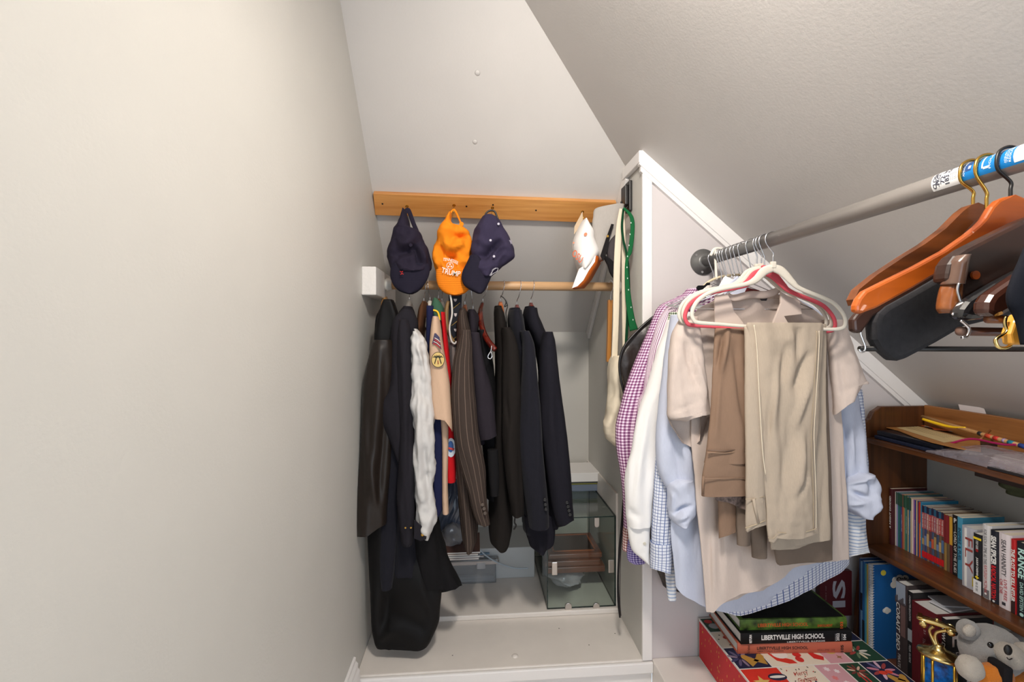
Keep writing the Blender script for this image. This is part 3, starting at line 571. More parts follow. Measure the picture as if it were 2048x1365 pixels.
garment('black_shirt', 'plain black shirt with a hanging cuff behind the plum shirt', 'shirt', [
    ('body', [(660, 955, 970), (720, 958, 985), (850, 962, 998), (925, 968, 1000), (985, 972, 1000), (990, 975, 998)], blackf, dict(Y=1.72, b=.07, fold=.008, seed=71)),
    ('cuff', [(900, 975, 996), (950, 978, 998), (990, 981, 997)], blackf, dict(Y=1.60, b=.02, fold=.005, seed=72))])
garment('plum_shirt', 'dark plum short sleeved shirt right of the pinstriped jacket', 'shirt', [
    ('body', [(626, 936, 950), (645, 934, 957), (690, 938, 955), (780, 944, 962), (880, 952, 972)], plum, dict(Y=1.74, b=.09, fold=.006, seed=73)),
    ('sleeve', [(665, 938, 958), (714, 943, 967), (780, 949, 983), (850, 956, 991), (884, 960, 994)], plum, dict(Y=1.61, b=.03, fold=.006, seed=74, hem=[(960, 882), (978, 880), (994, 872)], hs=.8)),
    ('collar', [(620, 937, 950), (630, 933, 956), (643, 934, 959)], plum, dict(Y=1.74, b=.045, fold=.001))])
t = garment('pinstripe_jacket', 'brown pinstriped suit jacket with three cuff buttons', 'jacket', [
    ('body', [(624, 919, 932), (640, 916, 936), (680, 914, 943), (760, 908, 930), (850, 907, 932), (930, 914, 942), (1050, 922, 954), (1076, 925, 953), (1088, 930, 948)], pinst, dict(Y=1.70, b=.09, fold=.008, seed=81, openb=False)),
    ('sleeve', [(660, 922, 941), (690, 915, 945), (720, 907, 946), (764, 903, 948), (802, 902, 950), (871, 906, 955), (932, 920, 967), (978, 935, 971), (1025, 946, 977), (1054, 955, 982)], pinst, dict(Y=1.59, b=.045, fold=.007, fx=22, fz=4, seed=82, hem=[(955, 1048), (968, 1054), (982, 1050)], hs=.8, creases=[(925, 900, 945, 990, 4, -.006), (940, 800, 950, 940, 5, .005)])),
    ('collar', [(618, 920, 931), (630, 916, 936), (648, 916, 939)], pinst, dict(Y=1.74, b=.05, fold=.001))])
jacket_buttons(t, ((965, 1010), (968, 1018), (970, 1027)), 1.535, K(86, 74, 66))
t = garment('black_brown_jacket', 'black brown suit jacket left of the two navy jackets', 'jacket', [
    ('body', [(618, 989, 1004), (640, 988, 1010), (690, 990, 1014), (760, 990, 1014), (860, 985, 1014), (960, 980, 1018), (1040, 978, 1024), (1074, 980, 1018), (1084, 992, 1012)], brownj, dict(Y=1.72, b=.09, fold=.008, seed=91, openb=False)),
    ('sleeve', [(655, 1003, 1020), (690, 1006, 1035), (760, 1004, 1040), (860, 1006, 1043), (950, 1014, 1046), (1028, 1022, 1047)], brownj, dict(Y=1.60, b=.04, fold=.008, fx=22, seed=92, creases=[(1012, 800, 1020, 860, 4, -.006)])),
    ('collar', [(613, 989, 1003), (625, 988, 1006), (633, 988, 1009)], brownj, dict(Y=1.75, b=.05, fold=.001))])
tube('fringe', pt3([(1031, 1030), (1029, 1045), (1032, 1052), (1028, 1060)], 1.6), .003, black_m, t, samples=12)
t = thing('cord_loop', 'black knotted cord looped on an amber hanger hook', 'cord', P(1012, 655, 1.76))
tube('cord', pt3([(1001, 592), (1008, 597), (1012, 605), (1009, 614), (1014, 610), (1011, 600), (1015, 612), (1012, 625), (1013, 640), (1014, 655)], 1.76), .002, black_m, t, samples=40, n=6)
t = garment('navy_jacket', 'navy suit jacket hanging second from the right end', 'jacket', [
    ('body', [(622, 1018, 1042), (640, 1016, 1046), (670, 1020, 1050), (740, 1036, 1055), (860, 1040, 1057), (960, 1042, 1060), (1054, 1046, 1068)], navyf, dict(Y=1.72, b=.09, fold=.008, seed=101, openb=False)),
    ('sleeve', [(662, 1040, 1058), (690, 1044, 1068), (740, 1043, 1073), (800, 1040, 1078), (880, 1038, 1084), (970, 1046, 1092), (1030, 1054, 1097), (1053, 1058, 1098)], navyf, dict(Y=1.60, b=.04, fold=.006, fx=22, seed=102, creases=[(1060, 720, 1056, 900, 6, .005), (1070, 780, 1066, 1000, 5, -.005)])),
    ('collar', [(617, 1019, 1040), (628, 1016, 1043), (640, 1017, 1047)], navyf, dict(Y=1.75, b=.05, fold=.001))])
jacket_buttons(t, ((1090, 1000), (1091, 1010), (1092, 1019)), 1.555)
garment('navy_trousers', 'navy trousers showing their waistband below the navy jackets', 'trousers', [
    ('waist', [(1030, 1048, 1110), (1060, 1052, 1110), (1076, 1056, 1109), (1090, 1061, 1105), (1098, 1070, 1096), (1102, 1078, 1088)], navys, dict(Y=1.66, b=.03, fold=.008, fx=34, seed=103, openb=False))])
t = garment('blue_black_jacket', 'blue black suit jacket hanging rightmost with a buttoned cuff', 'jacket', [
    ('body', [(618, 1049, 1072), (635, 1046, 1076), (655, 1050, 1086), (680, 1062, 1094), (740, 1078, 1097), (860, 1080, 1098), (960, 1085, 1104), (1040, 1095, 1114)], navys, dict(Y=1.72, b=.09, fold=.006, seed=111, openb=False)),
    ('sleeve', [(664, 1088, 1104), (680, 1083, 1109), (700, 1080, 1112), (740, 1078, 1116), (800, 1079, 1123), (860, 1081, 1131), (950, 1095, 1140), (1030, 1107, 1145), (1056, 1116, 1146)], navys, dict(Y=1.60, b=.045, fold=.005, fx=20, seed=112, hem=[(1114, 1056), (1130, 1053), (1146, 1042)], hs=.8, creases=[(1100, 720, 1106, 900, 7, .004), (1112, 800, 1126, 980, 6, -.004)])),
    ('collar', [(614, 1050, 1068), (626, 1047, 1073), (638, 1046, 1077)], navys, dict(Y=1.75, b=.05, fold=.001))])
jacket_buttons(t, ((1134, 1006), (1136, 1014), (1138, 1022), (1140, 1030)), 1.553)
# ---------------------------------------------------------------- floor of the niche
Z2 = .02
glass = clear('glass', (.945, .972, .962), .12); gedge = M('glass_edge', (26, 46, 44), .2)
def pane(name, x0, x1, y0, y1, z0, z1, par):
    """thin pane with dark green edges"""
    d = [x1-x0, y1-y0, z1-z0]; ax = d.index(min(d)); fm = []
    for q in BF:
        vs = [boxv(x0, x1, y0, y1, z0, z1)[i] for i in q]; fm.append(0 if len({round(v[ax], 6) for v in vs}) == 1 else 1)
    return mk(name, boxv(x0, x1, y0, y1, z0, z1), BF, [glass, gedge], par, fmats=fm)
gx0 = P(1094, 1230, 1.835).x; gx1 = P(1232, 1228, 1.835).x; gy0 = 1.835; gy1 = 2.28; gz1 = P(1160, 1037, 1.835).z
t = thing('glass_case', 'frameless greenish glass case with nickel clips in the niche corner', 'glass case', ((gx0+gx1)/2, (gy0+gy1)/2, Z2))
e = .005
pane('front_pane', gx0, gx1, gy0, gy0+e, Z2+.004, gz1, t); pane('back_pane', gx0, gx1, gy1-e, gy1, Z2+.004, gz1, t)
pane('left_pane', gx0, gx0+e, gy0+e, gy1-e, Z2+.004, gz1, t); pane('right_pane', gx1-e, gx1, gy0+e, gy1-e, Z2+.004, gz1, t)
pane('top_pane', gx0, gx1, gy0, gy1, gz1, gz1+e, t); pane('bottom_pane', gx0+e, gx1-e, gy0+e, gy1-e, Z2+.002, Z2+.005, t)
for px, py, w_, h_ in ((1137, 1218, .027, .044), (1193, 1218, .027, .044), (1194, 1046, .020, .040)):
    c = P(px, py, gy0-.006); n = 10
    up = 1 if py > 1200 else -1
    prism('clip', [c+Vector((-w_/2, 0, -up*h_/2)), c+Vector((w_/2, 0, -up*h_/2))]+[c+Vector((w_/2*math.cos(k*math.pi/n), 0, up*(h_/2-w_/2+w_/2*math.sin(k*math.pi/n)))) for k in range(n+1)], (0, .006, 0), nickel_m, t, bevel=.0015)
for x in (P(1109, 1136, gy0).x, P(1222, 1140, gy0).x):
    z = P(1109, 1137, gy0).z; box('clip', x-.012, x+.012, gy0-.006, gy0, z-.027, z+.027, nickel_m, t, bevel=.004)
for px, py, Y in ((1192, 1140, 2.2), (1211, 1183, 2.0), (1212, 1015, 2.0)):
    p = P(px, py, Y); tube('rod_joint', [p-Vector((.018, 0, 0)), p+Vector((.018, 0, 0))], .0025, nickel_m, t, n=6); tube('rod_joint', [p, p+Vector((0, 0, .018))], .0025, nickel_m, t, n=6)
darkw = wood('plaque_wood', (70, 34, 18), (112, 60, 34), 0, .35, .3)
zz = Z2+.085
for k, (x0, x1, y0, y1, th, lab) in enumerate(((gx0+.015, gx1-.012, 1.95, 2.17, .026, 'brown wooden plaque lowest in the glass case'), (gx0+.008, gx1-.03, 1.955, 2.17, .024, 'brown wooden plaque in the middle of the glass case stack'), (gx0+.03, gx1-.02, 1.97, 2.18, .022, 'framed brown plaque with dark plate topmost in the glass case'))):
    pl = thing('plaque', lab, 'plaque', ((x0+x1)/2, (y0+y1)/2, zz), 'plaques in the glass case')
    box('panel', x0, x1, y0, y1, zz, zz+th, darkw, pl, bevel=.004)
    box('plate', x0+.03, x1-.03, y0+.03, y1-.03, zz+th, zz+th+.001, M('plate_%d' % k, (46, 32, 28), .3), pl)
    zz += th+.001
boxes('rim', [(x0+.022, x1-.022, y0+.022, y0+.028, zz, zz+.003), (x0+.022, x1-.022, y1-.028, y1-.022, zz, zz+.003), (x0+.022, x0+.028, y0+.022, y1-.022, zz, zz+.003), (x1-.028, x1-.022, y0+.022, y1-.022, zz, zz+.003)], wood('rim_wood', (120, 62, 34), (160, 90, 52), 0), pl)
bub = clear('bubble_film', (.90, .91, .92), .5, .42, (70, .6, .004, 'v'))
def blob(name, c, r, mat, lab, cat, seed=0, amp=.3, par=None, nu=28, nv=18, flatb=True, fq=14):
    v = []; f = []
    for i in range(nv+1):
        a = math.pi*i/nv
        for k in range(nu):
            b = 2*math.pi*k/nu; d = Vector((math.sin(a)*math.cos(b), math.sin(a)*math.sin(b), math.cos(a)))
            q = 1+amp*noise.noise(Vector((d.x*2, d.y*2, d.z*2))+Vector((seed*3.3,)*3))+amp*.3*noise.noise(d*6+Vector((seed,)*3))
            z = d.z*r[2]*q
            if flatb: z = max(z, -r[2]*.9)
            v.append(Vector(c)+Vector((d.x*r[0]*q, d.y*r[1]*q, z)))
    for i in range(nv):
        for k in range(nu): f.append((i*nu+k, i*nu+(k+1) % nu, (i+1)*nu+(k+1) % nu, (i+1)*nu+k))
    o = mk(name, v, f, mat, par, smooth=True)
    if par is None: tag(o, lab, cat)
    return o
p = P(1118, 1150, 1.99); blob('bubble_wrap', (p.x+.035, 2.04, Z2+.045), (.085, .10, .034), bub, 'crumpled bubble wrap lying inside the glass case under plaques', 'bubble wrap', 3)
p = P(905, 1090, 1.9); blob('bubble_wrap', (p.x, 1.98, p.z+.005), (.055, .07, .055), bub, 'crumpled bubble wrap on the brown books by the black coat', 'bubble wrap', 5)
# things on the glass case
zt2 = gz1+e
xs0 = P(1085, 963, 2.13).x; xs1 = P(1200, 963, 2.13).x
tag(box('plastic_sleeve', xs0, xs1-.01, 2.13, 2.27, zt2, zt2+.035, clear('sleeve_film', (.5, .55, .62), .2, .5, (40, .4, .004, 'n'), (150, 165, 190)), bevel=.006), 'blue grey plastic sleeve lying on the glass case under the folder', 'sleeve')
tag(box('folder', xs0+.005, xs1, 2.128, 2.275, zt2+.0355, zt2+.0415, K(150, 150, 60), bevel=.001), 'thin olive green folder under the white box', 'folder')
wb = thing('white_box', 'white flat box on top of the glass case', 'box', ((xs0+xs1)/2, 2.2, zt2+.042))
box('lid', xs0-.01, xs1+.002, 2.12, 2.30, zt2+.050, zt2+.092, M('white_card', (232, 230, 228), .4), wb, bevel=.002)
box('base', xs0-.006, xs1-.002, 2.124, 2.296, zt2+.042, zt2+.050, K(70, 72, 70), wb)
boxes('embossed_frame', [(xs0+.03, xs0+.07, 2.17, 2.173, zt2+.092, zt2+.0926), (xs0+.03, xs0+.07, 2.255, 2.258, zt2+.092, zt2+.0926), (xs0+.03, xs0+.033, 2.17, 2.258, zt2+.092, zt2+.0926), (xs0+.067, xs0+.07, 2.17, 2.258, zt2+.092, zt2+.0926)], K(196, 196, 194), wb)
# clear tub with papers, books on it
tf = PZ(885, 1172, Z2); tx0 = PZ(880, 1166, Z2).x; tx1 = PZ(992, 1166, Z2).x; ty0 = PZ(940, 1168, Z2).y; ty1 = 2.085; tz = P(940, 1124, ty0).z
tubm = clear('tub_plastic', (.80, .82, .84), .2, .28, None, (205, 205, 205))
t = thing('storage_tub', 'clear plastic storage tub with papers on the niche floor', 'tub', ((tx0+tx1)/2, (ty0+ty1)/2, Z2))
boxes('walls', [(tx0, tx1, ty0, ty0+.003, Z2, tz), (tx0, tx1, ty1-.003, ty1, Z2, tz), (tx0, tx0+.003, ty0, ty1, Z2, tz), (tx1-.003, tx1, ty0, ty1, Z2, tz), (tx0, tx1, ty0, ty1, Z2, Z2+.003)], tubm, t)
box('lid', tx0-.008, tx1+.012, ty0-.008, ty1, tz, tz+.01, tubm, t, bevel=.004)
boxes('rim', [(tx0-.01, tx1+.014, ty0-.011, ty0-.002, tz-.012, tz+.004), (tx1+.005, tx1+.014, ty0-.011, ty1, tz-.012, tz+.004)], M('tub_rim', (196, 186, 180), .4), t, bevel=.003)
box('latch', P(962, 1140, ty0).x-.02, P(962, 1140, ty0).x+.02, ty0-.013, ty0-.006, tz-.03, tz-.002, M('latch_grey', (176, 176, 178), .4), t, bevel=.003)
bk = thing('paperback_book', 'white paperback lying at the bottom front of the clear tub', 'book', ((tx0+tx1)/2, ty0+.06, Z2+.004))
box('cover', tx0+.01, tx1-.008, ty0+.008, ty0+.09, Z2+.004, Z2+.026, M('white_cover', (214, 216, 220), .5), bk, bevel=.001)
lettering('INTRODUCTION TO ART', (((tx0+tx1)/2)+.02, ty0+.0075, Z2+.015), (1, 0, 0), (0, 0, 1), .09, .006, K(110, 110, 116), bk)
for k, (c_, rz) in enumerate((((150, 172, 196), .1), ((206, 200, 196), -.15), ((120, 150, 176), .05))):
    z = tz+.0105+k*.005
    c = Vector(((tx0+tx1)/2-.01+.015*k, ty0+.07, z+.002)); R_ = Vector((math.cos(rz), math.sin(rz), 0)); Q_ = Vector((-math.sin(rz), math.cos(rz), 0))
    tag(obox('paper_pad', c, R_*.075, Q_*.055, Vector((0, 0, .0022)), K(*c_)), ('pale blue paper pad on the tub lid', 'cream paper pad skewed on the tub lid', 'grey blue paper pad topmost on the tub lid')[k], 'paper')
z = tz+.027; bx0 = P(884, 1115, 1.86).x; bx1 = P(957, 1110, 1.86).x; zb0 = P(930, 1121, 1.86).z
for k, (c_, dx) in enumerate((((166, 150, 150), 0), ((150, 156, 164), .004), ((172, 150, 140), -.003), ((86, 58, 52), .006))):
    b = thing('thin_book', ('grey thin book lowest on the clear tub', 'blue grey thin book second in the tub stack', 'pinkish thin book third in the tub stack', 'brown covered thin book topmost in the tub stack')[k], 'book', ((bx0+bx1)/2, 1.95, zb0+k*.0085), 'thin books on the tub')
    box('cover', bx0+dx, bx1+dx, 1.86, 2.04, zb0+k*.0085, zb0+k*.0085+.0078, K(*c_), b, bevel=.001)
    box('pages', bx0+dx+.002, bx1+dx+.0008, 1.8592, 2.03, zb0+k*.0085+.0016, zb0+k*.0085+.0062, pages_m, b)
# ribbed vase/fan
c = P(905, 1010, 2.02); t = thing('ribbed_vase', 'blue grey ribbed glass vase half hidden behind the tan uniform', 'vase', (c.x-.01, 2.02, c.z-.13))
pr = [(.03, -.13), (.055, -.11), (.075, -.06), (.082, 0), (.07, .06), (.045, .10), (.03, .12)]
v = []; f = []; n = 64
for r, z in pr:
    for k in range(n):
        q = r*(1+(.05 if k % 4 < 2 else -.05)); an = 2*math.pi*k/n+z*6; v.append(Vector((c.x-.02+q*math.cos(an), 2.02+q*math.sin(an)*.7, c.z+z)))
for i in range(len(pr)-1):
    for k in range(n): f.append((i*n+k, i*n+(k+1) % n, (i+1)*n+(k+1) % n, (i+1)*n+k))
mk('body', v, f, M('blue_grey_glass', (86, 96, 116), .15, coat=.5), t, smooth=True)
tag(tube('cable', [P(952, 1085, 2.06), P(958, 1098, 2.06), P(975, 1114, 2.05), P(1000, 1128, 2.04), P(1030, 1137, 2.03), P(1056, 1137, 2.02)], .0035, K(176, 188, 198), samples=30), 'thin white cable curving out of the clear tub to the left of the glass case', 'cable')
#--RIGHT SIDE: grey rod, hangers and shirts facing the camera
GX = .804; GZ = EYE+.262
fl = thing('closet_rod', 'grey metal closet rod on a round wall flange with stickers', 'closet rod', (GX, 1.0, GZ-.02))
tube('pole', [(GX, FY-.012, GZ), (GX, 1.2, GZ)], .0172, greyfl_m, fl, n=24); tube('pole', [(GX, 1.215, GZ), (GX, .25, GZ)], .0192, greyrod_m, fl, n=28)
flg = lathe('flange', [(.046, 0), (.046, .006), (.030, .009), (.027, .022), (.0205, .024)], (GX, FY, GZ), greyfl_m, fl, n=32, ax=(1, 0, 0), ay=(0, 0, 1), az=(0, -1, 0))
for a in (20, 140, 260): disc('screw', Vector((GX+.037*math.cos(math.radians(a)), FY-.0075, GZ+.037*math.sin(math.radians(a)))), .0045, (1, 0, 0), (0, 0, 1), .002, steel_m, flg, 10)
def arc_sheet(name, y0, y1, a0, a1, r, mat, par, n=16):
    v = []; f = []
    for k in range(n+1):
        a = math.radians(a0+(a1-a0)*k/n)
        for y in (y0, y1): v.append((GX+r*math.cos(a), y, GZ+r*math.sin(a)))
    for k in range(n): f.append((2*k, 2*k+1, 2*k+3, 2*k+2))
    return mk(name, v, f, mat, par, smooth=True)
def yr(px): return YX(px, GX-.012)
stw = arc_sheet('sticker', yr(1870), yr(1925), 60, 222, .0194, M('sticker_white', (226, 226, 226), .4), fl)
stb = arc_sheet('sticker', yr(1925), .50, 40, 215, .0195, M('sticker_blue', (24, 118, 186), .35), fl)
stb2 = arc_sheet('sticker', yr(2036), yr(2075), 60, 205, .0196, M('sticker_pale', (230, 228, 228), .4), fl)
darkblue = K(24, 66, 120)
arc_sheet('sticker_band', yr(1928), yr(1950), 80, 175, .01965, darkblue, stb)
def arc_text(s, y, a, wdeg, ht, mat, par, bold=.0, r=.0198):
    vs, fs = text_geo(s, bold)   # reads upward round the rod, lines go towards the camera
    mk('lettering', [(GX+r*math.cos(math.radians(a-x*wdeg)), y-(-yy)*ht*1.0 if False else y+yy*ht, GZ+r*math.sin(math.radians(a-x*wdeg))) for x, yy in vs], fs, mat, par)
ik = K(52, 54, 70)
arc_text('CLOSET', yr(1877), 160, 100, .0062, ik, stw, .03); arc_text('-PRO-', yr(1884), 168, 70, .006, ik, stw, .03)
arc_text('72 in', yr(1893), 155, 80, .0072, ik, stw, .02); arc_text('183 cm', yr(1902), 155, 95, .0072, ik, stw, .02)
for k, px in enumerate((1909, 1913, 1917, 1920)): arc_text('CLOSET RODS', yr(px), 150, 80, .0016, ik, stw)
pw = K(226, 236, 244)
for k, (px, h) in enumerate(((1930, .004), (1936, .004), (1959, .003), (1963, .0018), (1988, .003), (2003, .003), (2007, .002), (2020, .003), (2024, .002), (2029, .003))): arc_text(('CLOSET ROD', 'ADJUSTABLE', 'TRINGLE', 'REGLABLE', 'HOLDS', 'CLOSET ROD')[k % 6], yr(px), 150, 90, h, pw, stb)
yy0 = yr(1975)
mk('icon', [(GX+(.0199)*math.cos(math.radians(a)), yy0+d, GZ+.0199*math.sin(math.radians(a))) for a in range(125, 190, 6) for d in (0, .0022)], [(2*i, 2*i+1, 2*i+3, 2*i+2) for i in range(10)], pw, stb)
arc_sheet('icon', yy0-.008, yy0, 180, 190, .0199, pw, stb, 3)
arc_sheet('icon', yr(1944), yr(1949), 150, 165, .0199, pw, stb, 3)
# ---- hangers on the grey rod
def yh(px): return YX(px, GX-.017)
def rod_hook(t, n, Yh, mat=steel_m, r=.0016, R=.0215, name='hook'):
    n = Vector(n)
    pts = [n, n+Vector((0, 0, .018)), n+Vector((0, 0, .03)), Vector((GX-R*.86, Yh, GZ-R*.55)), Vector((GX-R, Yh, GZ+.002)), Vector((GX-R*.75, Yh, GZ+R*.72)), Vector((GX, Yh, GZ+R)), Vector((GX+R*.75, Yh, GZ+R*.7)), Vector((GX+R, Yh, GZ-.002)), Vector((GX+R*.9, Yh, GZ-.012))]
    return tube(name, pts, r, mat, t, samples=44, n=8)
velv = M('white_velvet', (212, 206, 194), .8, bump=(500, .2, .0005)); pinkv = M('pink_velvet', (204, 78, 92), .8, bump=(500, .2, .0005))
HO = [(1546, 536), (1528, 543), (1511, 560), (1490, 569), (1440, 579), (1413, 589), (1393, 605), (1384, 626), (1388, 641), (1399, 646), (1440, 649), (1490, 653), (1570, 656), (1650, 659), (1680, 658), (1690, 650), (1688, 632), (1673, 612), (1653, 599), (1601, 578), (1585, 565), (1571, 550), (1560, 541), (1546, 536)]
HR = [.011, .0125, .010, .0062, .0058, .0058, .0058, .0055, .0055, .0055, .0048, .0048, .0048, .0048, .0055, .0055, .0055, .0058, .0058, .0062, .009, .0115, .0125, .011]
Y0 = yh(1534); NK = P(1546, 528, Y0); HP = [P(a, b-0, Y0)+Vector((0, 0, -.0)) for a, b in HO]
def velvet(label, mat, Yh, dx=0.0, dz=0.0, tilt=0.0):
    t = thing('velvet_hanger', label, 'hanger', (NK.x+dx, Yh, NK.z-.1), 'slim velvet hangers on the grey rod')
    off = Vector((dx, Yh-Y0, dz)); n = NK+off
    pts = []
    for p in HP:
        q = p-NK; pts.append(n+Vector((q.x, tilt*q.x, q.z)))
    bd = tube('frame', pts, HR, mat, t, flat=.0035, samples=110, up=(0, 1, 0), n=10)
    box('collar', n.x-.007, n.x+.007, n.y-.005, n.y+.005, n.z-.012, n.z+.006, mat, bd, bevel=.002)
    rod_hook(t, n, Yh, r=.0019)
    return t
velvet('slim white hanger in front carrying the beige trousers', velv, Y0)
velvet('slim pink hanger just behind the front white one', pinkv, yh(1521), -.006, -.006)
velvet('slim white hanger behind the pink one holding the linen shirt', velv, yh(1514), -.004, .002)
velvet('slim white hanger second behind the pink one', velv, yh(1509), -.010, 0.002)
GH = 'steel hooked hangers behind the front ones'
order = ['first', 'second', 'third', 'fourth', 'fifth', 'sixth', 'seventh', 'eighth', 'ninth']
for k, px in enumerate((1419, 1436, 1441, 1446, 1454, 1462, 1469, 1478, 1494)):
    Yk = yh(px); n = Vector((GX-.002-.004*(k % 2), Yk, GZ-.085-.003*k))
    dark = k in (6, 7)
    t = thing('wire_hanger', 'steel wire hanger hook, %s from the wall flange on the grey rod' % order[k], 'hanger', n-Vector((0, 0, .05)), GH)
    rod_hook(t, n, Yk, r=.0015)
    if k in (5, 6, 7):
        tube('twist', [n+Vector((.0018*math.cos(i*1.3), .0018*math.sin(i*1.3), .034-i*.0021)) for i in range(18)], .0014, M('twist_wire', (120, 96, 50), .3, .8) if dark else steel_m, t, n=6)
    tube('shoulder_wire', [n+Vector((-.19, 0, -.075)), n+Vector((-.03, 0, -.012)), n, n+Vector((.03, 0, -.012)), n+Vector((.19, 0, -.075)), n+Vector((-.19, 0, -.075))], .0014, steel_m, t, n=6)
Yk = yh(1428)
t = thing('plastic_hanger', 'thick white plastic tube hanger nearest the wall flange', 'hanger', (GX, Yk, GZ-.15), GH)
tube('hook', [P(1433, 560, Yk), P(1431, 520, Yk), P(1430, 500, Yk)] + [Vector((GX-.028, Yk, GZ+.004)), Vector((GX-.016, Yk, GZ+.026)), Vector((GX+.012, Yk, GZ+.026)), Vector((GX+.027, Yk, GZ+.008))], .0042, white_m, t, samples=40, n=10)
tube('shoulder', [P(1385, 600, Yk), P(1412, 568, Yk), P(1438, 555, Yk), P(1462, 551, Yk), P(1480, 551, Yk), P(1515, 560, Yk)], .0042, M('cream_plastic', (224, 208, 176), .4), t, samples=24, n=10)
# fabrics
linen = cloth('linen', (203, 188, 179), slub=.035, bump=(420, .45, .0007)); trous = cloth('beige_twill', (175, 161, 145), slub=.05, bump=(500, .4, .0007)); tan_t = cloth('tan_wool', (136, 111, 93), slub=.03)
taupe = cloth('taupe_wool', (118, 104, 93), slub=.03); oxf = cloth('light_blue_oxford', (196, 202, 220), slub=.04); whites = cloth('white_shirting', (238, 236, 234), slub=.015)
chk = cloth('blue_grid_check', (226, 230, 240), kind='grid', c2=(92, 110, 160), f=103, wdt=.17); strp = cloth('pale_blue_stripe', (226, 228, 232), kind='hstripe', c2=(160, 178, 206), f=90, wdt=.35)
strpv = cloth('pink_purple_stripe', (232, 218, 226), kind='stripe', c2=(140, 92, 128), f=190, wdt=.4); ging = cloth('purple_gingham', (112, 52, 100), kind='gingham', c2=(240, 222, 236), f=100)
ging_r = cloth('brown_gingham', (134, 70, 66), kind='gingham', c2=(236, 224, 220), f=110); ging_p = cloth('violet_gingham', (74, 54, 130), kind='gingham', c2=(206, 196, 226), f=140); ging_g = cloth('green_gingham', (40, 56, 36), kind='gingham', c2=(226, 232, 214), f=150)
G2 = 'shirts on the grey rod'
def shirt(name, label, cat, parts): return garment(name, label, cat, parts, G2)
# K garment bag at the wall
t = shirt('garment_bag', 'black garment bag with piped edge hanging against the white divider', 'garment bag', [
    ('bag', [(622, 1330, 1400), (640, 1302, 1400), (668, 1269, 1400), (700, 1246, 1400), (725, 1240, 1400), (745, 1241, 1400), (790, 1250, 1400), (870, 1262, 1400), (1000, 1280, 1400), (1100, 1290, 1400), (1178, 1325, 1400)], M('black_bag_film', (44, 36, 32), .35, bump=(25, .5, .006)), dict(Y=1.53, b=.016, fold=.012, fx=14, fz=10, seed=201, openb=False, hem=[(1292, 1125), (1297, 1147), (1333, 1178), (1400, 1190)]))])
tube('piping', pt3([(1330, 618), (1303, 637), (1277, 660), (1252, 688), (1241, 713), (1239, 738), (1243, 765), (1250, 792)], 1.512), .0045, black_m, t, samples=40)
# J purple gingham, far end of the rod
shirt('gingham_shirt', 'purple gingham shirt with a long left sleeve in front of the black bag', 'shirt', [
    ('body', [(590, 1362, 1460), (612, 1330, 1480), (650, 1318, 1500), (800, 1310, 1500), (950, 1300, 1500)], ging, dict(Y=1.49, b=.012, fold=.004, seed=211)),
    ('sleeve', [(578, 1376, 1394), (592, 1362, 1394), (607, 1328, 1380), (622, 1312, 1365), (660, 1297, 1335), (710, 1277, 1318), (750, 1262, 1305), (800, 1244, 1296), (850, 1232, 1290), (900, 1234, 1285), (950, 1241, 1280), (1000, 1247, 1278), (1055, 1250, 1275)], ging, dict(Y=1.47, b=.026, fold=.006, seed=212))])
shirt('gingham_shirt', 'brown gingham shirt showing only its cuff under the purple sleeve', 'shirt', [('cuff', [(1030, 1250, 1280), (1060, 1247, 1278), (1100, 1245, 1276)], ging_r, dict(Y=1.495, b=.018, fold=.003))])
shirt('gingham_shirt', 'violet gingham shirt showing a cuff tip left of the white cuff', 'shirt', [('cuff', [(1080, 1256, 1296), (1105, 1254, 1294), (1120, 1256, 1293), (1126, 1264, 1290)], ging_p, dict(Y=1.475, b=.015, fold=.003, openb=False))])
shirt('striped_shirt', 'pink and purple striped shirt between the purple gingham and white shirts', 'shirt', [
    ('sleeve', [(606, 1346, 1366), (620, 1330, 1370), (640, 1318, 1372), (670, 1306, 1370), (700, 1298, 1350), (740, 1292, 1340), (784, 1286, 1330), (800, 1276, 1320), (834, 1272, 1300), (870, 1266, 1290)], strpv, dict(Y=1.44, b=.022, fold=.006, seed=221))])
shirt('gingham_shirt', 'green and white gingham shirt showing a narrow shoulder strip', 'shirt', [('sleeve', [(625, 1338, 1360), (650, 1331, 1360), (680, 1322, 1350), (705, 1311, 1340), (740, 1305, 1330)], ging_g, dict(Y=1.425, b=.015, fold=.002))])
# G white shirt
t = shirt('dress_shirt', 'plain white dress shirt with a long buttoned cuff', 'shirt', [
    ('body', [(625, 1350, 1440), (680, 1340, 1480), (900, 1330, 1490), (1000, 1325, 1490)], whites, dict(Y=1.42, b=.012, fold=.004, seed=231)),
    ('sleeve', [(640, 1337, 1365), (670, 1327, 1360), (700, 1315, 1350), (735, 1305, 1342), (784, 1292, 1336), (810, 1281, 1332), (846, 1271, 1328), (902, 1262, 1324), (938, 1252, 1320), (965, 1249, 1313), (1000, 1251, 1306), (1030, 1253, 1303), (1050, 1256, 1300)], whites, dict(Y=1.40, b=.026, fold=.008, fx=26, seed=232, creases=[(1300, 800, 1270, 1000, 7, .006), (1255, 1020, 1285, 1040, 5, -.008), (1270, 930, 1262, 1000, 5, -.006), (1300, 900, 1294, 1000, 4, -.005)])),
    ('cuff', [(1040, 1254, 1301), (1070, 1257, 1299), (1097, 1263, 1298), (1112, 1277, 1297), (1124, 1291, 1296)], whites, dict(Y=1.40, b=.02, fold=.002))])
disc('button', P(1289, 1088, 1.378), .005, (1, 0, 0), (0, 0, 1), .002, K(206, 200, 186), t, 12)
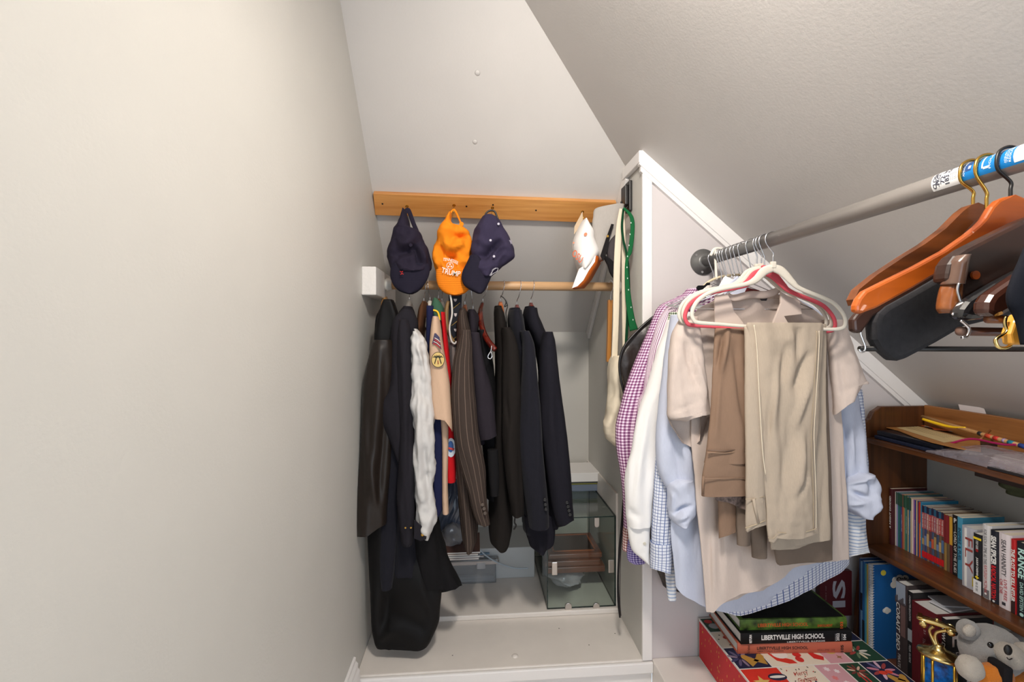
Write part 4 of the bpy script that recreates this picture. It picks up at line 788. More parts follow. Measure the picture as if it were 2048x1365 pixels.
# F pale stripe, E blue check
shirt('striped_shirt', 'pale blue striped shirt seen by its cuff beside the bookcase', 'shirt', [
    ('sleeve', [(840, 1690, 1722), (950, 1692, 1728), (1040, 1692, 1729), (1080, 1694, 1733), (1115, 1697, 1737)], strp, dict(Y=1.36, b=.02, fold=.004, seed=241, hem=[(1692, 1116), (1737, 1107)], hs=.8))])
shirt('striped_shirt', 'pale blue striped shirt showing its tail end under the checked cuff', 'shirt', [
    ('tail', [(1090, 1326, 1350), (1150, 1330, 1352), (1200, 1336, 1352)], strp, dict(Y=1.40, b=.01, fold=.002, seed=242))])  # belongs to the cuffed striped shirt above, split off as its own object
shirt('checked_shirt', 'white shirt with blue grid checks, its tail showing below the others', 'shirt', [
    ('body', [(600, 1440, 1600), (660, 1380, 1660), (800, 1360, 1690), (1000, 1370, 1697), (1120, 1390, 1699), (1235, 1410, 1699)], chk, dict(Y=1.366, b=.012, fold=.004, fx=18, seed=251, nu=72, hem=[(1420, 1220), (1450, 1226), (1475, 1233), (1506, 1226), (1550, 1212), (1589, 1197), (1645, 1166), (1680, 1146), (1699, 1128)], hs=.5)),
    ('sleeve', [(880, 1316, 1350), (932, 1312, 1350), (1000, 1308, 1348), (1060, 1304, 1344), (1088, 1304, 1342)], chk, dict(Y=1.37, b=.022, fold=.004, seed=252)),
    ('cuff', [(1084, 1302, 1343), (1110, 1302, 1342), (1142, 1301, 1341)], chk, dict(Y=1.37, b=.026, fold=.001, hem=[(1301, 1137), (1341, 1149)], hs=.5)),
    ('sleeve', [(780, 1690, 1722), (820, 1700, 1726), (880, 1708, 1730), (950, 1712, 1734), (1030, 1690, 1722), (1072, 1693, 1716)], chk, dict(Y=1.37, b=.015, fold=.003, seed=253, hem=[(1692, 1060), (1714, 1074)], hs=.8))])
# D light blue oxford
t = shirt('oxford_shirt', 'light blue oxford shirt with both sleeves rolled into cuffs', 'shirt', [
    ('body', [(600, 1440, 1600), (650, 1370, 1660), (800, 1345, 1685), (900, 1345, 1690), (1000, 1342, 1690), (1100, 1341, 1690), (1160, 1344, 1685), (1225, 1352, 1680)], oxf, dict(Y=1.328, b=.013, fold=.009, fx=22, fz=2, seed=261, nu=72, hem=[(1341, 1150), (1350, 1172), (1372, 1192), (1400, 1212), (1440, 1224), (1490, 1222), (1530, 1210), (1580, 1168), (1620, 1135), (1680, 1110)], hs=.5, creases=[(1395, 1040, 1384, 1180, 5, -.012), (1360, 1060, 1366, 1160, 6, .006)])),
    ('sleeve', [(630, 1344, 1366), (660, 1338, 1372), (710, 1329, 1376), (760, 1322, 1380), (834, 1315, 1384), (895, 1312, 1385), (940, 1318, 1386), (975, 1332, 1386)], oxf, dict(Y=1.335, b=.028, fold=.006, fx=26, seed=262, creases=[(1350, 880, 1362, 970, 5, -.007), (1375, 890, 1378, 960, 4, .005)])),
    ('rolled_cuff', [(958, 1350, 1382), (968, 1340, 1387), (985, 1337, 1389), (1005, 1335, 1390), (1020, 1337, 1389), (1030, 1340, 1385), (1042, 1347, 1372), (1046, 1352, 1366)], oxf, dict(Y=1.31, b=.036, fold=.010, fx=26, fz=16, seed=263, nv=60, openb=False, creases=[(1350, 1030, 1384, 1010, 4, -.014), (1345, 990, 1342, 1025, 4, .006), (1355, 1042, 1375, 1028, 4, .008)])),
    ('sleeve', [(790, 1668, 1712), (830, 1674, 1718), (870, 1682, 1726), (920, 1686, 1732), (950, 1690, 1738), (962, 1694, 1738)], oxf, dict(Y=1.335, b=.028, fold=.008, fx=30, seed=264, creases=[(1700, 850, 1712, 950, 4, .006), (1690, 860, 1694, 940, 4, -.006)])),
    ('rolled_cuff', [(946, 1716, 1738), (956, 1700, 1746), (970, 1690, 1752), (985, 1688, 1755), (1000, 1689, 1751), (1014, 1693, 1742), (1024, 1703, 1733), (1031, 1712, 1729)], oxf, dict(Y=1.315, b=.036, fold=.010, fx=26, fz=18, seed=265, nv=60, openb=False, creases=[(1692, 970, 1745, 955, 4, .010), (1705, 985, 1740, 1000, 5, -.012), (1735, 960, 1750, 985, 4, -.008), (1700, 1010, 1728, 1008, 4, .008)]))])
# C linen camp shirt
t = shirt('linen_shirt', 'beige linen short sleeved shirt with open collar behind the pink hanger', 'shirt', [
    ('body', [(590, 1450, 1585), (604, 1424, 1604), (622, 1394, 1632), (650, 1384, 1660), (700, 1384, 1672), (800, 1386, 1680), (900, 1386, 1688), (1000, 1396, 1692), (1100, 1403, 1696), (1225, 1410, 1698)], linen, dict(Y=1.278, b=.012, fold=.009, fx=20, fz=2.2, wr=.002, seed=271, nu=110, nv=90, hem=[(1403, 1180), (1411, 1225), (1428, 1226), (1441, 1210), (1452, 1203), (1545, 1172), (1590, 1135), (1640, 1124), (1698, 1120)], hs=.45, creases=[(1396, 900, 1412, 1200, 6, .010), (1437, 960, 1442, 1190, 4, -.012), (1425, 1060, 1430, 1210, 6, .008), (1660, 850, 1664, 1110, 4, -.008), (1680, 900, 1684, 1110, 5, .006), (1500, 1140, 1560, 1120, 6, .005)])),
    ('sleeve', [(634, 1364, 1392), (650, 1354, 1396), (672, 1344, 1398), (700, 1340, 1402), (734, 1338, 1406), (775, 1337, 1411), (809, 1336, 1414), (840, 1336, 1418), (870, 1345, 1414), (897, 1372, 1400)], linen, dict(Y=1.255, b=.026, fold=.008, fx=24, fz=5, wr=.002, seed=272, nv=70, hem=[(1335, 858), (1375, 843), (1412, 828)], hemb=[(1335, 860), (1360, 882), (1385, 897), (1405, 875), (1418, 848)], hs=.7, creases=[(1372, 690, 1408, 810, 5, -.008), (1350, 700, 1346, 840, 7, .005), (1385, 700, 1411, 800, 3, .006), (1345, 825, 1408, 800, 2, -.003)])),
    ('sleeve', [(640, 1650, 1680), (665, 1656, 1692), (700, 1660, 1704), (735, 1663, 1718), (760, 1666, 1730), (778, 1668, 1735), (800, 1670, 1728), (829, 1672, 1700)], linen, dict(Y=1.255, b=.022, fold=.006, fx=22, fz=4, wr=.002, seed=273, nv=70, hem=[(1672, 830), (1708, 802), (1725, 785), (1735, 776)], hs=.6, creases=[(1690, 690, 1716, 750, 6, .005), (1676, 700, 1690, 800, 6, -.004)]))])
lb = [c_ for c_ in t.children if c_.name.startswith('body')][0]
Yc = 1.25
plate('lapel', [(1430, 592), (1455, 588), (1463, 602), (1468, 622), (1484, 642), (1490, 652), (1430, 652)], Yc-.014, .006, linen, t, bevel=.0012)
plate('lapel', [(1562, 583), (1575, 592), (1600, 602), (1604, 629), (1569, 633), (1579, 650), (1545, 650), (1556, 622), (1562, 607)], Yc-.018, .007, linen, t, bevel=.0012)
tube('collar_band', pt3([(1456, 589), (1468, 597), (1500, 590), (1530, 590), (1552, 583), (1562, 574)], Yc), [.006, .010, .011, .011, .010, .005], linen, t, flat=.003, samples=30, up=(0, 1, 0))
tube('yoke_seam', pt3([(1462, 598), (1500, 597), (1558, 597)], Yc+.002), .0009, K(176, 152, 140), lb, n=6)
prism('neck_label', pt3([(1519, 597), (1535, 597), (1533, 602), (1523, 602)], Yc), (0, .001, 0), K(26, 24, 28), t)
prism('neck_label', pt3([(1490, 584), (1494, 576), (1519, 581), (1519, 584)], 1.285), (0, .001, 0), K(112, 28, 30), t)
for x0, y0, x1, y1 in ((1384, 672, 1404, 800), (1440, 1202, 1546, 1168)):
    pass
# other collars peeping out behind
for nm, lab, pts_, Yq, m in (('dress_shirt', 'white shirt with a fine check collar standing up behind the pink hanger', [(1430, 590), (1448, 556), (1452, 552), (1470, 560), (1478, 566), (1462, 580), (1440, 592)], 1.33, whites),
                             ('dress_shirt', 'pale blue shirt with its collar points folded beside the check collar', [(1454, 572), (1476, 551), (1480, 556), (1477, 566), (1455, 580)], 1.315, oxf),
                             ('polo_shirt', 'black shirt showing a crumpled collar above the gingham shoulder', [(1393, 576), (1397, 571), (1410, 571), (1415, 565), (1422, 566), (1420, 572), (1412, 582), (1402, 588)], 1.44, blackf),
                             ('print_shirt', 'white shirt with small red brown dots peeping by the black collar', [(1406, 580), (1416, 571), (1424, 570), (1424, 582), (1412, 590), (1402, 592)], 1.40, M('dot_print', (226, 206, 198), .9, var=.35, vscale=160))):
    tt = thing(nm, lab, 'shirt', P(pts_[0][0], pts_[0][1]+40, Yq), G2)
    plate('collar', pts_, Yq, .008, m, tt, bevel=.003)
    loft('body', [(pts_[0][1]+2, 1452, 1490), (625, 1440, 1520), (700, 1430, 1540), (900, 1430, 1540)], m, tt, Y=Yq+.006, b=.008, fold=.003, nu=24, nv=20)
# taupe trousers hanging behind, seen below the folded ones
t = shirt('taupe_trousers', 'taupe trousers with several legs showing under the beige pair', 'trousers', [
    ('leg', [(658, 1560, 1652), (800, 1556, 1656), (1000, 1552, 1664), (1090, 1550, 1666), (1120, 1553, 1666), (1132, 1556, 1666)], taupe, dict(Y=1.215, b=.012, fold=.004, fx=16, seed=281, hem=[(1552, 1127), (1560, 1132), (1666, 1118)], hs=.8)),
    ('leg', [(900, 1436, 1470), (1000, 1436, 1472), (1076, 1438, 1472)], tan_t, dict(Y=1.235, b=.01, fold=.002, seed=282, hem=[(1437, 1078), (1472, 1066)], hs=.8)),
    ('leg', [(900, 1470, 1502), (1000, 1472, 1502), (1090, 1475, 1500)], taupe, dict(Y=1.23, b=.01, fold=.002, seed=283)),
    ('leg', [(1000, 1496, 1532), (1060, 1500, 1532), (1115, 1504, 1532)], taupe, dict(Y=1.225, b=.012, fold=.002, seed=284))])
# B tan dress trousers over the pink hanger
t = shirt('tan_trousers', 'tan dress trousers with a safety pin folded over the pink hanger', 'trousers', [
    ('leg', [(657, 1430, 1500), (700, 1427, 1500), (743, 1425, 1500), (825, 1422, 1500), (880, 1416, 1498), (910, 1412, 1497), (925, 1409, 1496)], tan_t, dict(Y=1.205, b=.014, fold=.007, fx=18, fz=2, seed=291, nu=60, creases=[(1456, 660, 1440, 760, 5, .012), (1440, 760, 1432, 880, 4, .005), (1470, 690, 1485, 860, 5, -.008), (1446, 670, 1432, 740, 4, -.01)])),
    ('waistband', [(903, 1414, 1497), (930, 1408, 1496), (957, 1404, 1495), (988, 1403, 1494), (991, 1404, 1494)], tan_t, dict(Y=1.200, b=.014, fold=.002, fx=12, seed=292, openb=False))])
tube('pocket_welt', pt3([(1416, 901), (1450, 902), (1494, 897)], 1.184), .0018, K(110, 88, 74), t, n=6)
tube('pocket_welt', pt3([(1415, 906), (1450, 907), (1494, 902)], 1.184), .0014, K(150, 122, 100), t, n=6)
tube('waist_seam', pt3([(1404, 958), (1450, 957), (1494, 956)], 1.184), .0012, K(140, 112, 92), t, n=6)
tube('belt_loop', pt3([(1407, 953), (1406, 970), (1406, 989)], 1.184), .0035, tan_t, t, flat=.002, up=(0, 1, 0))
tube('safety_pin', pt3([(1468, 868), (1473, 868), (1472, 880), (1473, 885), (1471, 888), (1468, 885), (1470, 879), (1470, 868)], 1.185), .0007, black_m, t, samples=24, n=6)
loft('dotted_lining', [(984, 1425, 1494), (1000, 1432, 1494), (1012, 1452, 1494), (1021, 1480, 1494)], M('dotted_lining', (118, 102, 96), .9, var=.4, vscale=120), t, Y=1.215, b=.008, fold=.002, hem=[(1425, 990), (1452, 1008), (1480, 1019), (1494, 1021)], hs=.3)
# A beige jeans over the front hanger
t = thing('beige_trousers', 'beige cotton trousers folded over the front white hanger', 'trousers', P(1590, 1100, Y0), G2)
loft('back_leg', [(648, 1500, 1650), (660, 1502, 1652), (750, 1508, 1652), (850, 1515, 1653), (1000, 1530, 1656), (1060, 1540, 1658), (1096, 1543, 1658)], trous, t, Y=Y0+.012, b=.010, fold=.005, seed=301, nu=60, hem=[(1540, 1099), (1560, 1101), (1600, 1094), (1658, 1080)], hs=.8, creases=[(1650, 950, 1642, 1060, 4, -.005)])
wp = loft('waist_panel', [(654, 1489, 1535), (700, 1490, 1532), (800, 1490, 1530), (900, 1491, 1530), (975, 1491, 1530), (996, 1491, 1530), (1020, 1490, 1531), (1050, 1490, 1532), (1058, 1491, 1532)], trous, t, Y=Y0-.008, b=.012, fold=.003, seed=302, hem=[(1489, 1060), (1495, 1066), (1532, 1044)], hs=.85)
fl_ = loft('front_leg', [(646, 1494, 1644), (652, 1492, 1648), (664, 1495, 1648), (700, 1502, 1647), (750, 1507, 1644), (850, 1516, 1637), (950, 1524, 1632), (1020, 1531, 1633), (1055, 1534, 1634), (1082, 1537, 1635)], trous, t, Y=Y0-.014, b=.014, fold=.008, fx=22, fz=5, wr=.0018, seed=303, nu=100, nv=90, topfold=.5,
     hem=[(1534, 1083), (1548, 1087), (1556, 1078), (1600, 1079), (1635, 1068)], hs=.8, creases=[(1590, 780, 1625, 700, 7, -.010), (1560, 720, 1545, 860, 7, .007), (1600, 660, 1598, 730, 4, -.007), (1540, 800, 1535, 900, 6, -.006), (1620, 760, 1585, 870, 7, .008), (1575, 690, 1562, 770, 6, -.008), (1610, 860, 1590, 1000, 8, .006), (1570, 900, 1566, 1000, 6, -.005), (1590, 1000, 1622, 940, 5, -.006), (1580, 655, 1584, 700, 4, .006)])
st = K(172, 156, 132); st2 = K(226, 214, 192)
tube('side_seam', pt3([(1508, 650), (1514, 700), (1519, 800), (1525, 900), (1531, 950)], Y0-.030), .0012, st2, fl_, samples=24, n=6)
for dx in (0, 5): tube('double_seam', pt3([(1634+dx*.8, 662), (1633+dx, 700), (1624+dx, 850), (1624+dx, 900), (1627+dx, 1000), (1627+dx, 1060)], Y0-.0285), .0009, st2 if dx else st, fl_, samples=30, n=6)
tube('hem_seam', pt3([(1556, 1066), (1600, 1067), (1633, 1058)], Y0-.0290), .0011, st, fl_, samples=12, n=6)
tube('hem_seam', pt3([(1536, 1076), (1546, 1078), (1554, 1070)], Y0-.0290), .0011, st, fl_, samples=12, n=6)
tube('waist_seam', pt3([(1491, 999), (1510, 998), (1528, 994)], Y0-.0215), .0012, st, wp, n=6)
tube('belt_loop', pt3([(1507, 998), (1511, 1020), (1517, 1046)], Y0-.0235), .004, trous, wp, flat=.002, up=(0, 1, 0))
tube('waist_hem', pt3([(1491, 1057), (1512, 1050), (1530, 1042)], Y0-.0215), .0018, st, wp, n=6)
# ---------------------------------------------------------------- wooden hangers in the foreground
amber = wood('amber_hanger', (128, 54, 10), (186, 90, 22), 0, .35, .4, .5); amber_old = wood('worn_hanger', (70, 34, 10), (120, 64, 26), 0, .4, .3, .9); darkh = wood('dark_hanger', (34, 18, 12), (58, 31, 20), 0, .4, .15, .6)
tipw = wood('brown_hanger_tip', (110, 60, 28), (150, 88, 44), 0, .2, .7, .6)
sheet = 0
G3 = 'wooden hangers at the near end of the rod'
def front_hanger(label, px_h, outline, mat, th, neck, hookm, par_=None, mirror=True):
    Yh = yh(px_h); n = P(neck[0], neck[1], Yh)
    t = thing('wooden_hanger', label, 'hanger', n-Vector((0, 0, .12)), G3)
    pl = [P(a, b, Yh) for a, b in outline]
    if mirror: pl = pl+[Vector((2*n.x-p.x, p.y, p.z)) for p in reversed(pl)]
    prism('shoulders', [p+Vector((0, -th/2, 0)) for p in pl], (0, th, 0), mat, t, bevel=th*.32)
    rod_hook(t, n-Vector((0, 0, .008)), Yh, hookm, .0024, .0235)
    return t, n, Yh
def halfo(top, bot): return list(reversed(bot))+top
# outline order: from centre bottom along the underside to the tip and back along the top to the centre
h1, n1, y1 = front_hanger('worn amber wooden hanger farthest back of the near hangers', 1927, [(1948, 462), (1923, 472), (1882, 499), (1815, 536), (1737, 573), (1712, 606), (1704, 612), (1700, 600), (1710, 580), (1747, 550), (1798, 516), (1842, 489), (1882, 459), (1916, 425), (1932, 413), (1946, 408)], amber_old, .016, (1946, 410), brass_m)
hd_, nd, yd = front_hanger('dark hanger with grey felt and trouser bar behind the amber one', 1958, [(1973, 470), (1950, 505), (1880, 548), (1800, 600), (1740, 634), (1716, 668), (1702, 664), (1700, 640), (1710, 628), (1760, 590), (1850, 530), (1920, 480), (1955, 440), (1973, 430)], darkh, .014, (1973, 412), brass_m)
tube('bar_hook', [P(1721, 655, yd), P(1721, 668, yd), P(1725, 680, yd), P(1730, 694, yd), P(1728, 703, yd), P(1721, 704, yd), P(1718, 699, yd)], .0017, steel_m, hd_, samples=28)
tube('trouser_bar', [P(1719, 698, yd+.004), P(2110, 699, yd+.004)], .0042, black_m, hd_, n=14)
fe = thing('felt_cloth', 'charcoal felt cloth folded over the dark hanger and its bar', 'cloth', P(1800, 720, yd))
prism('fold', [p+Vector((0, -.012, 0)) for p in pt3([(1739, 645), (1745, 626), (1760, 612), (1800, 590), (1905, 530), (1990, 482), (2100, 440), (2100, 610), (1918, 654), (1860, 688), (1803, 718), (1790, 722), (1778, 721), (1752, 698), (1742, 680)], yd)], (0, .026, 0), M('charcoal_felt', (40, 39, 42), .95, bump=(160, .5, .001), var=.12, vscale=90), fe, bevel=.009)
h2, n2, y2 = front_hanger('bright amber wooden hanger with a black hook', 2001, [(2021, 448), (1983, 479), (1950, 496), (1899, 531), (1815, 580), (1747, 617), (1717, 628), (1706, 625), (1706, 612), (1712, 598), (1724, 583), (1764, 563), (1825, 533), (1882, 502), (1929, 469), (1950, 452), (1963, 438), (1977, 415), (1990, 402), (2003, 396), (2021, 392)], amber, .013, (2021, 393), black_m)
y4 = y2-.05
n4 = P(2085, 430, y4)
t = thing('wooden_hanger', 'dark brown glossy hanger with a steel clip at the right frame edge', 'hanger', n4-Vector((0, 0, .12)), G3)
prism('shoulders', pt3([(1898, 546), (1902, 528), (1914, 511), (1936, 496), (1983, 472), (2048, 440), (2150, 400), (2150, 520), (2048, 566), (1990, 592), (1938, 618), (1925, 610), (1922, 580), (1915, 566), (1896, 564)], y4-.008), (0, .024, 0), darkh, t, bevel=.006)
loft('rounded_tip', [(566, 1893, 1916), (580, 1886, 1917), (600, 1881, 1916), (618, 1880, 1912), (627, 1888, 1906)], tipw, t, Y=y4, b=.012, fold=0, wr=0, openb=False)
loft('end_cap', [(512, 1910, 1928), (526, 1900, 1926), (545, 1896, 1923), (566, 1892, 1919), (570, 1893, 1918)], M('glossy_brown', (92, 68, 56), .15, coat=1), t, Y=y4-.004, b=.014, fold=0, wr=0, openb=False)
tube('steel_clip', pt3([(1918, 567), (1915, 580), (1919, 596), (1924, 612), (1921, 625), (1912, 632), (1904, 627)], y4-.016), .0019, steel_m, t, samples=30)
rod_hook(t, n4, y4, brass_m, .0024, .0235)
disc('peg', P(1948, 551, y4-.0095), .006, (1, 0, 0), (0, 0, 1), .003, amber, t, 12)
y5 = y4-.03; n5 = P(2130, 440, y5)
t = thing('wooden_hanger', 'black lacquered hanger tip below the dark brown one', 'hanger', n5-Vector((0, 0, .12)), G3)
prism('shoulders', pt3([(1924, 636), (1930, 618), (1942, 602), (1960, 590), (2000, 566), (2048, 540), (2150, 490), (2150, 560), (2048, 590), (2010, 612), (1990, 626), (1972, 639), (1945, 641)], y5), (0, .022, 0), M('black_lacquer', (26, 26, 28), .18, coat=.8), t, bevel=.007)
rod_hook(t, n5, y5, steel_m, .0024, .0235)
y6 = y5-.03; n6 = P(2160, 440, y6)
t = thing('wooden_hanger', 'brown glossy hanger nearest the camera with a looped brass clip', 'hanger', n6-Vector((0, 0, .12)), G3)
prism('shoulders', pt3([(1978, 628), (1980, 604), (1990, 588), (2006, 576), (2048, 548), (2200, 470), (2200, 560), (2048, 610), (2010, 632), (1996, 637)], y6), (0, .022, 0), M('brown_lacquer', (62, 34, 26), .15, coat=.9), t, bevel=.007)
tube('bar', [P(1975, 639, y6+.010), P(2150, 642, y6+.010)], .0052, tipw, t, n=14)
tube('brass_clip', pt3([(2012, 634), (2010, 648), (2016, 662), (2024, 678), (2020, 692), (2008, 697), (1996, 694), (1991, 682), (1998, 674), (2010, 668), (2016, 660)], y6-.004), .0021, gold_m, t, samples=44)
rod_hook(t, n6, y6, brass_m, .0024, .0235)
t = thing('trouser_bar', 'brown wooden trouser bar with a round end and steel clip', 'hanger bar', P(1980, 668, y5+.015))
tube('bar', [P(1924, 663, y5+.015), P(2200, 668, y5+.015)], .0058, wood('bar_wood', (70, 38, 24), (104, 60, 40), 0, .3, .4), t, n=16)
lathe('bar_end', [(.0062, 0), (.006, .004), (.003, .006), (.0005, .0062)], P(1924, 663, y5+.015), K(112, 84, 72), t, n=16, ax=(0, 1, 0), ay=(0, 0, 1), az=(-1, 0, 0))
tube('steel_clip', pt3([(1921, 641), (1930, 648), (1937, 656), (1938, 664), (1933, 674), (1924, 676)], y5+.006), .0019, steel_m, t, samples=24)
t = thing('black_garment', 'black cloth edge with an amber hanger end at the far right', 'garment', P(2040, 690, y6-.02))
loft('cloth', [(480, 2060, 2200), (540, 2032, 2200), (580, 2018, 2200), (610, 2020, 2200), (640, 2034, 2200), (690, 2046, 2200)], cloth('blue_black_cloth', (18, 20, 28), slub=.1), t, Y=y6-.03, b=.010, fold=.002, openb=False)
prism('amber_end', pt3([(2022, 668), (2030, 645), (2040, 627), (2040, 660), (2048, 682), (2060, 690), (2026, 690)], y6-.01), (0, .012, 0), wood('bright_amber', (206, 140, 40), (232, 174, 76), 2), t, bevel=.003)
#--BOOKCASE AND ITS CONTENTS
BZT = EYE-.36; BZM = EYE-.74; BZB = .035; BXT = 1.376; BXM = 1.372; BXB = 1.335; BX1 = 1.615; BYE = 1.51; BYN = .35
t = thing('bookcase', 'dark stained wooden bookcase with scalloped end under the sloped ceiling', 'bookcase', (1.48, .95, 0))
e_ = [(BXB, 0), (BXM-.002, BZM), (BXT-.004, BZT+.045), (BXT+.002, BZT+.053), (BXT+.010, BZT+.062), (BXT+.018, BZT+.064), (BXT+.024, BZT+.078), (BXT+.032, BZT+.090), (BXT+.050, BZT+.100), (BXT+.062, BZT+.108), (BX1, BZT+.108), (BX1, 0)]
end = prism('end_panel', [(x, BYE, z) for x, z in e_], (0, .018, 0), oakend_m, t, bevel=.003)
prism('end_panel', [(x, BYN-.018, z) for x, z in e_], (0, .018, 0), oakend_m, t, bevel=.003)
def shelf(x0, z, th): return box('shelf', x0, BX1-.014, BYN, BYE, z-th, z, oak_m, t, bevel=.0035)
shelf(BXT, BZT, .018); shelf(BXM, BZM, .02); shelf(BXB+.01, BZB, .02)
box('back_rail', BX1-.014, BX1, BYN, BYE, BZT, BZT+.112, wood('back_rail_wood', (110, 66, 30), (158, 104, 56), 1, .4, .2), t, bevel=.002)
box('batten', BXT+.03, BXT+.05, .78, 1.18, BZT-.036, BZT-.0182, K(44, 26, 18), t)
# ---- books
def book(label, x, y0, y1, z, h, d, cov, pages=paper_m, hard=False, grp=None, ov=.004):
    """upright book, spine on the plane x, from y0 (near) to y1, page block behind it"""
    b = thing('book', label, 'book', (x+d/2, (y0+y1)/2, z), grp)
    T = y1-y0; c = .0022 if hard else .0008; r = min(T*.3, .006) if hard else min(T*.18, .002)
    out = [(d, 0), (r, 0), (r*.3, r*.3), (0, T*.32), (0, T*.68), (r*.3, T-r*.3), (r, T), (d, T)]
    inn = [(d, c), (r, c), (r*.3+c, r*.3+c), (c, T*.32), (c, T*.68), (r*.3+c, T-r*.3-c), (r, T-c), (d, T-c)]
    v = []; f = []; n = len(out)
    for zz in (z, z+h):
        v += [(x+a, y0+q, zz) for a, q in out]; v += [(x+a, y0+q, zz) for a, q in inn]
    m = 2*n
    for i in range(n-1):
        f += [(i, i+1, m+i+1, m+i), (n+i, n+i+1, m+n+i+1, m+n+i), (i, i+1, n+i+1, n+i), (m+i, m+i+1, m+n+i+1, m+n+i)]
    f += [(0, n, m+n, m), (n-1, 2*n-1, m+2*n-1, m+n-1)]
    cv_ = mk('cover', v, f, cov, b)
    o_ = ov if hard else .0006
    box('pages', x+c+.001, x+d-(ov if hard else .0005), y0+c, y1-c, z+o_, z+h-o_, pages, b)
    b['_c'] = 0
    return b, cv_
def spine_text(s, cv_, x, yc, zc, length, ht, mat, bold=0.0, up=False, slant=0.0):
    R = (0, 0, 1) if up else (0, 0, -1); U = (0, 1, 0) if up else (0, -1, 0)
    return lettering(s, (x-.0009, yc, zc), R, U, length, ht, mat, cv_, bold, slant)
def bandp(cv_, x, y0, y1, z0, z1, mat, name='spine_band'):
    return box(name, x-.0007, x+.0003, y0+.0004, y1-.0004, z0, z1, mat, cv_)
def zat(py, px, X): return PX(px, py, X).z
MX = 1.475
W_ = K(224, 222, 218); ord_ = ['second', 'third', 'fourth', 'fifth', 'sixth', 'seventh', 'eighth', 'ninth', 'tenth', 'eleventh', 'twelfth', 'thirteenth', 'fourteenth', 'fifteenth', 'sixteenth', 'seventeenth', 'eighteenth', 'nineteenth', 'twentieth', 'twenty first', 'twenty second', 'twenty third', 'twenty fourth', 'twenty fifth', 'twenty sixth', 'twenty seventh', 'twenty eighth', 'twenty ninth', 'thirtieth', 'thirty first', 'thirty second']
GB = 'thin paperbacks on the middle shelf'
def Yq(px, X): return max(.3, min(BYE-.002, YX(px, X)))
ymax = BYE-.004
b, c_ = book('dark red black hardback at the far end of the middle shelf', MX-.012, ymax-.0105, ymax, BZM+.0005, .198, .135, K(66, 18, 22), hard=False)
spine_text('A NIGHT DIVIDED', c_, MX-.012, ymax-.005, BZM+.115, .115, .006, W_, .02, up=True)
cols = [((206, 200, 192), 0), ((150, 140, 176), 1), ((46, 104, 110), 1), ((40, 92, 100), 1), ((50, 66, 128), 1), ((152, 70, 56), 1), ((192, 142, 98), 1), ((70, 118, 98), 1), ((58, 100, 104), 1), ((186, 164, 122), 1), ((44, 92, 132), 1), ((190, 170, 140), 1), ((214, 196, 184), 2), ((150, 96, 150), 2), ((44, 56, 130), 2), ((206, 176, 124), 2), ((52, 66, 110), 2), ((206, 88, 40), 3), ((40, 120, 156), 4)]
cn = {0: 'cream', 1: '', 2: '', 3: '', 4: ''}
names = ['cream', 'lavender', 'teal', 'dark teal', 'blue violet', 'rust red', 'tan orange', 'green', 'grey teal', 'sand', 'blue', 'beige', 'pinkish white', 'mauve', 'navy', 'gold beige', 'slate blue', 'orange', 'sky blue']
ends = Yq(1844, MX); y = ymax-.0112; n = len(cols); wd = (y-ends)/n; k0 = 0
for k, (cc, kind) in enumerate(cols):
    h = .190 if k < 9 else .186
    h += random.uniform(-.002, .002)
    b, c_ = book('thin %s paperback, %s from the far end of the middle shelf' % (names[k], ord_[k]), MX+random.uniform(-.001, .001), y-wd+.0004, y, BZM+.0005, h, .132, K(*cc), grp=GB)
    x = c_.parent.location.x-.066-.001
    if kind == 1: bandp(c_, x, y-wd+.0004, y, BZM+h-.042, BZM+h-.0005, K(46, 78, 62))
    if kind == 3: bandp(c_, x, y-wd+.0004, y, BZM+h-.07, BZM+h-.0005, K(176, 40, 40))
    if k in (5, 8, 10, 14, 18): spine_text('ADVENTURE', c_, x-.0005, y-wd/2, BZM+.09, .06, wd*.4, W_)
    y -= wd; k0 = k+1
ends = Yq(1888, MX); wd = (y-ends)/9
multi = [(96, 84, 96), (60, 70, 110), (120, 92, 72), (92, 58, 66), (70, 84, 112), (84, 66, 60), (64, 78, 104), (110, 90, 66), (88, 60, 50)]
mn = ['mauve grey', 'indigo', 'brown', 'wine', 'steel blue', 'umber', 'denim blue', 'ochre brown', 'chestnut']
for k, cc in enumerate(multi):
    h = .178+random.uniform(-.002, .002)
    b, c_ = book('%s paperback with a red square at its foot, %s from the far end' % (mn[k], ord_[k0]), MX, y-wd+.0005, y, BZM+.0005, h, .132, K(*cc), grp=GB)
    a0, a1 = y-wd+.0005, y
    bandp(c_, MX, a0, a1, BZM+.008, BZM+.028, K(204, 26, 34)); bandp(c_, MX, a0, a1, BZM+h-.022, BZM+h-.0005, K(40, 90, 120) if k % 2 else K(36, 34, 60))
    bandp(c_, MX, a0, a1, BZM+h-.075, BZM+h-.022, K(*[(176, 90, 88), (160, 84, 96), (190, 130, 120), (184, 60, 60)][k % 4]))
    bandp(c_, MX, a0, a1, BZM+.05, BZM+.07+.01*(k % 3), K(*[(170, 140, 90), (110, 130, 170), (190, 160, 110), (80, 110, 150), (200, 90, 60)][k % 5]))
    spine_text('THE CLUES', c_, MX-.0006, (a0+a1)/2, BZM+h-.048, .044, wd*.45, W_, up=False)
    y -= wd; k0 += 1
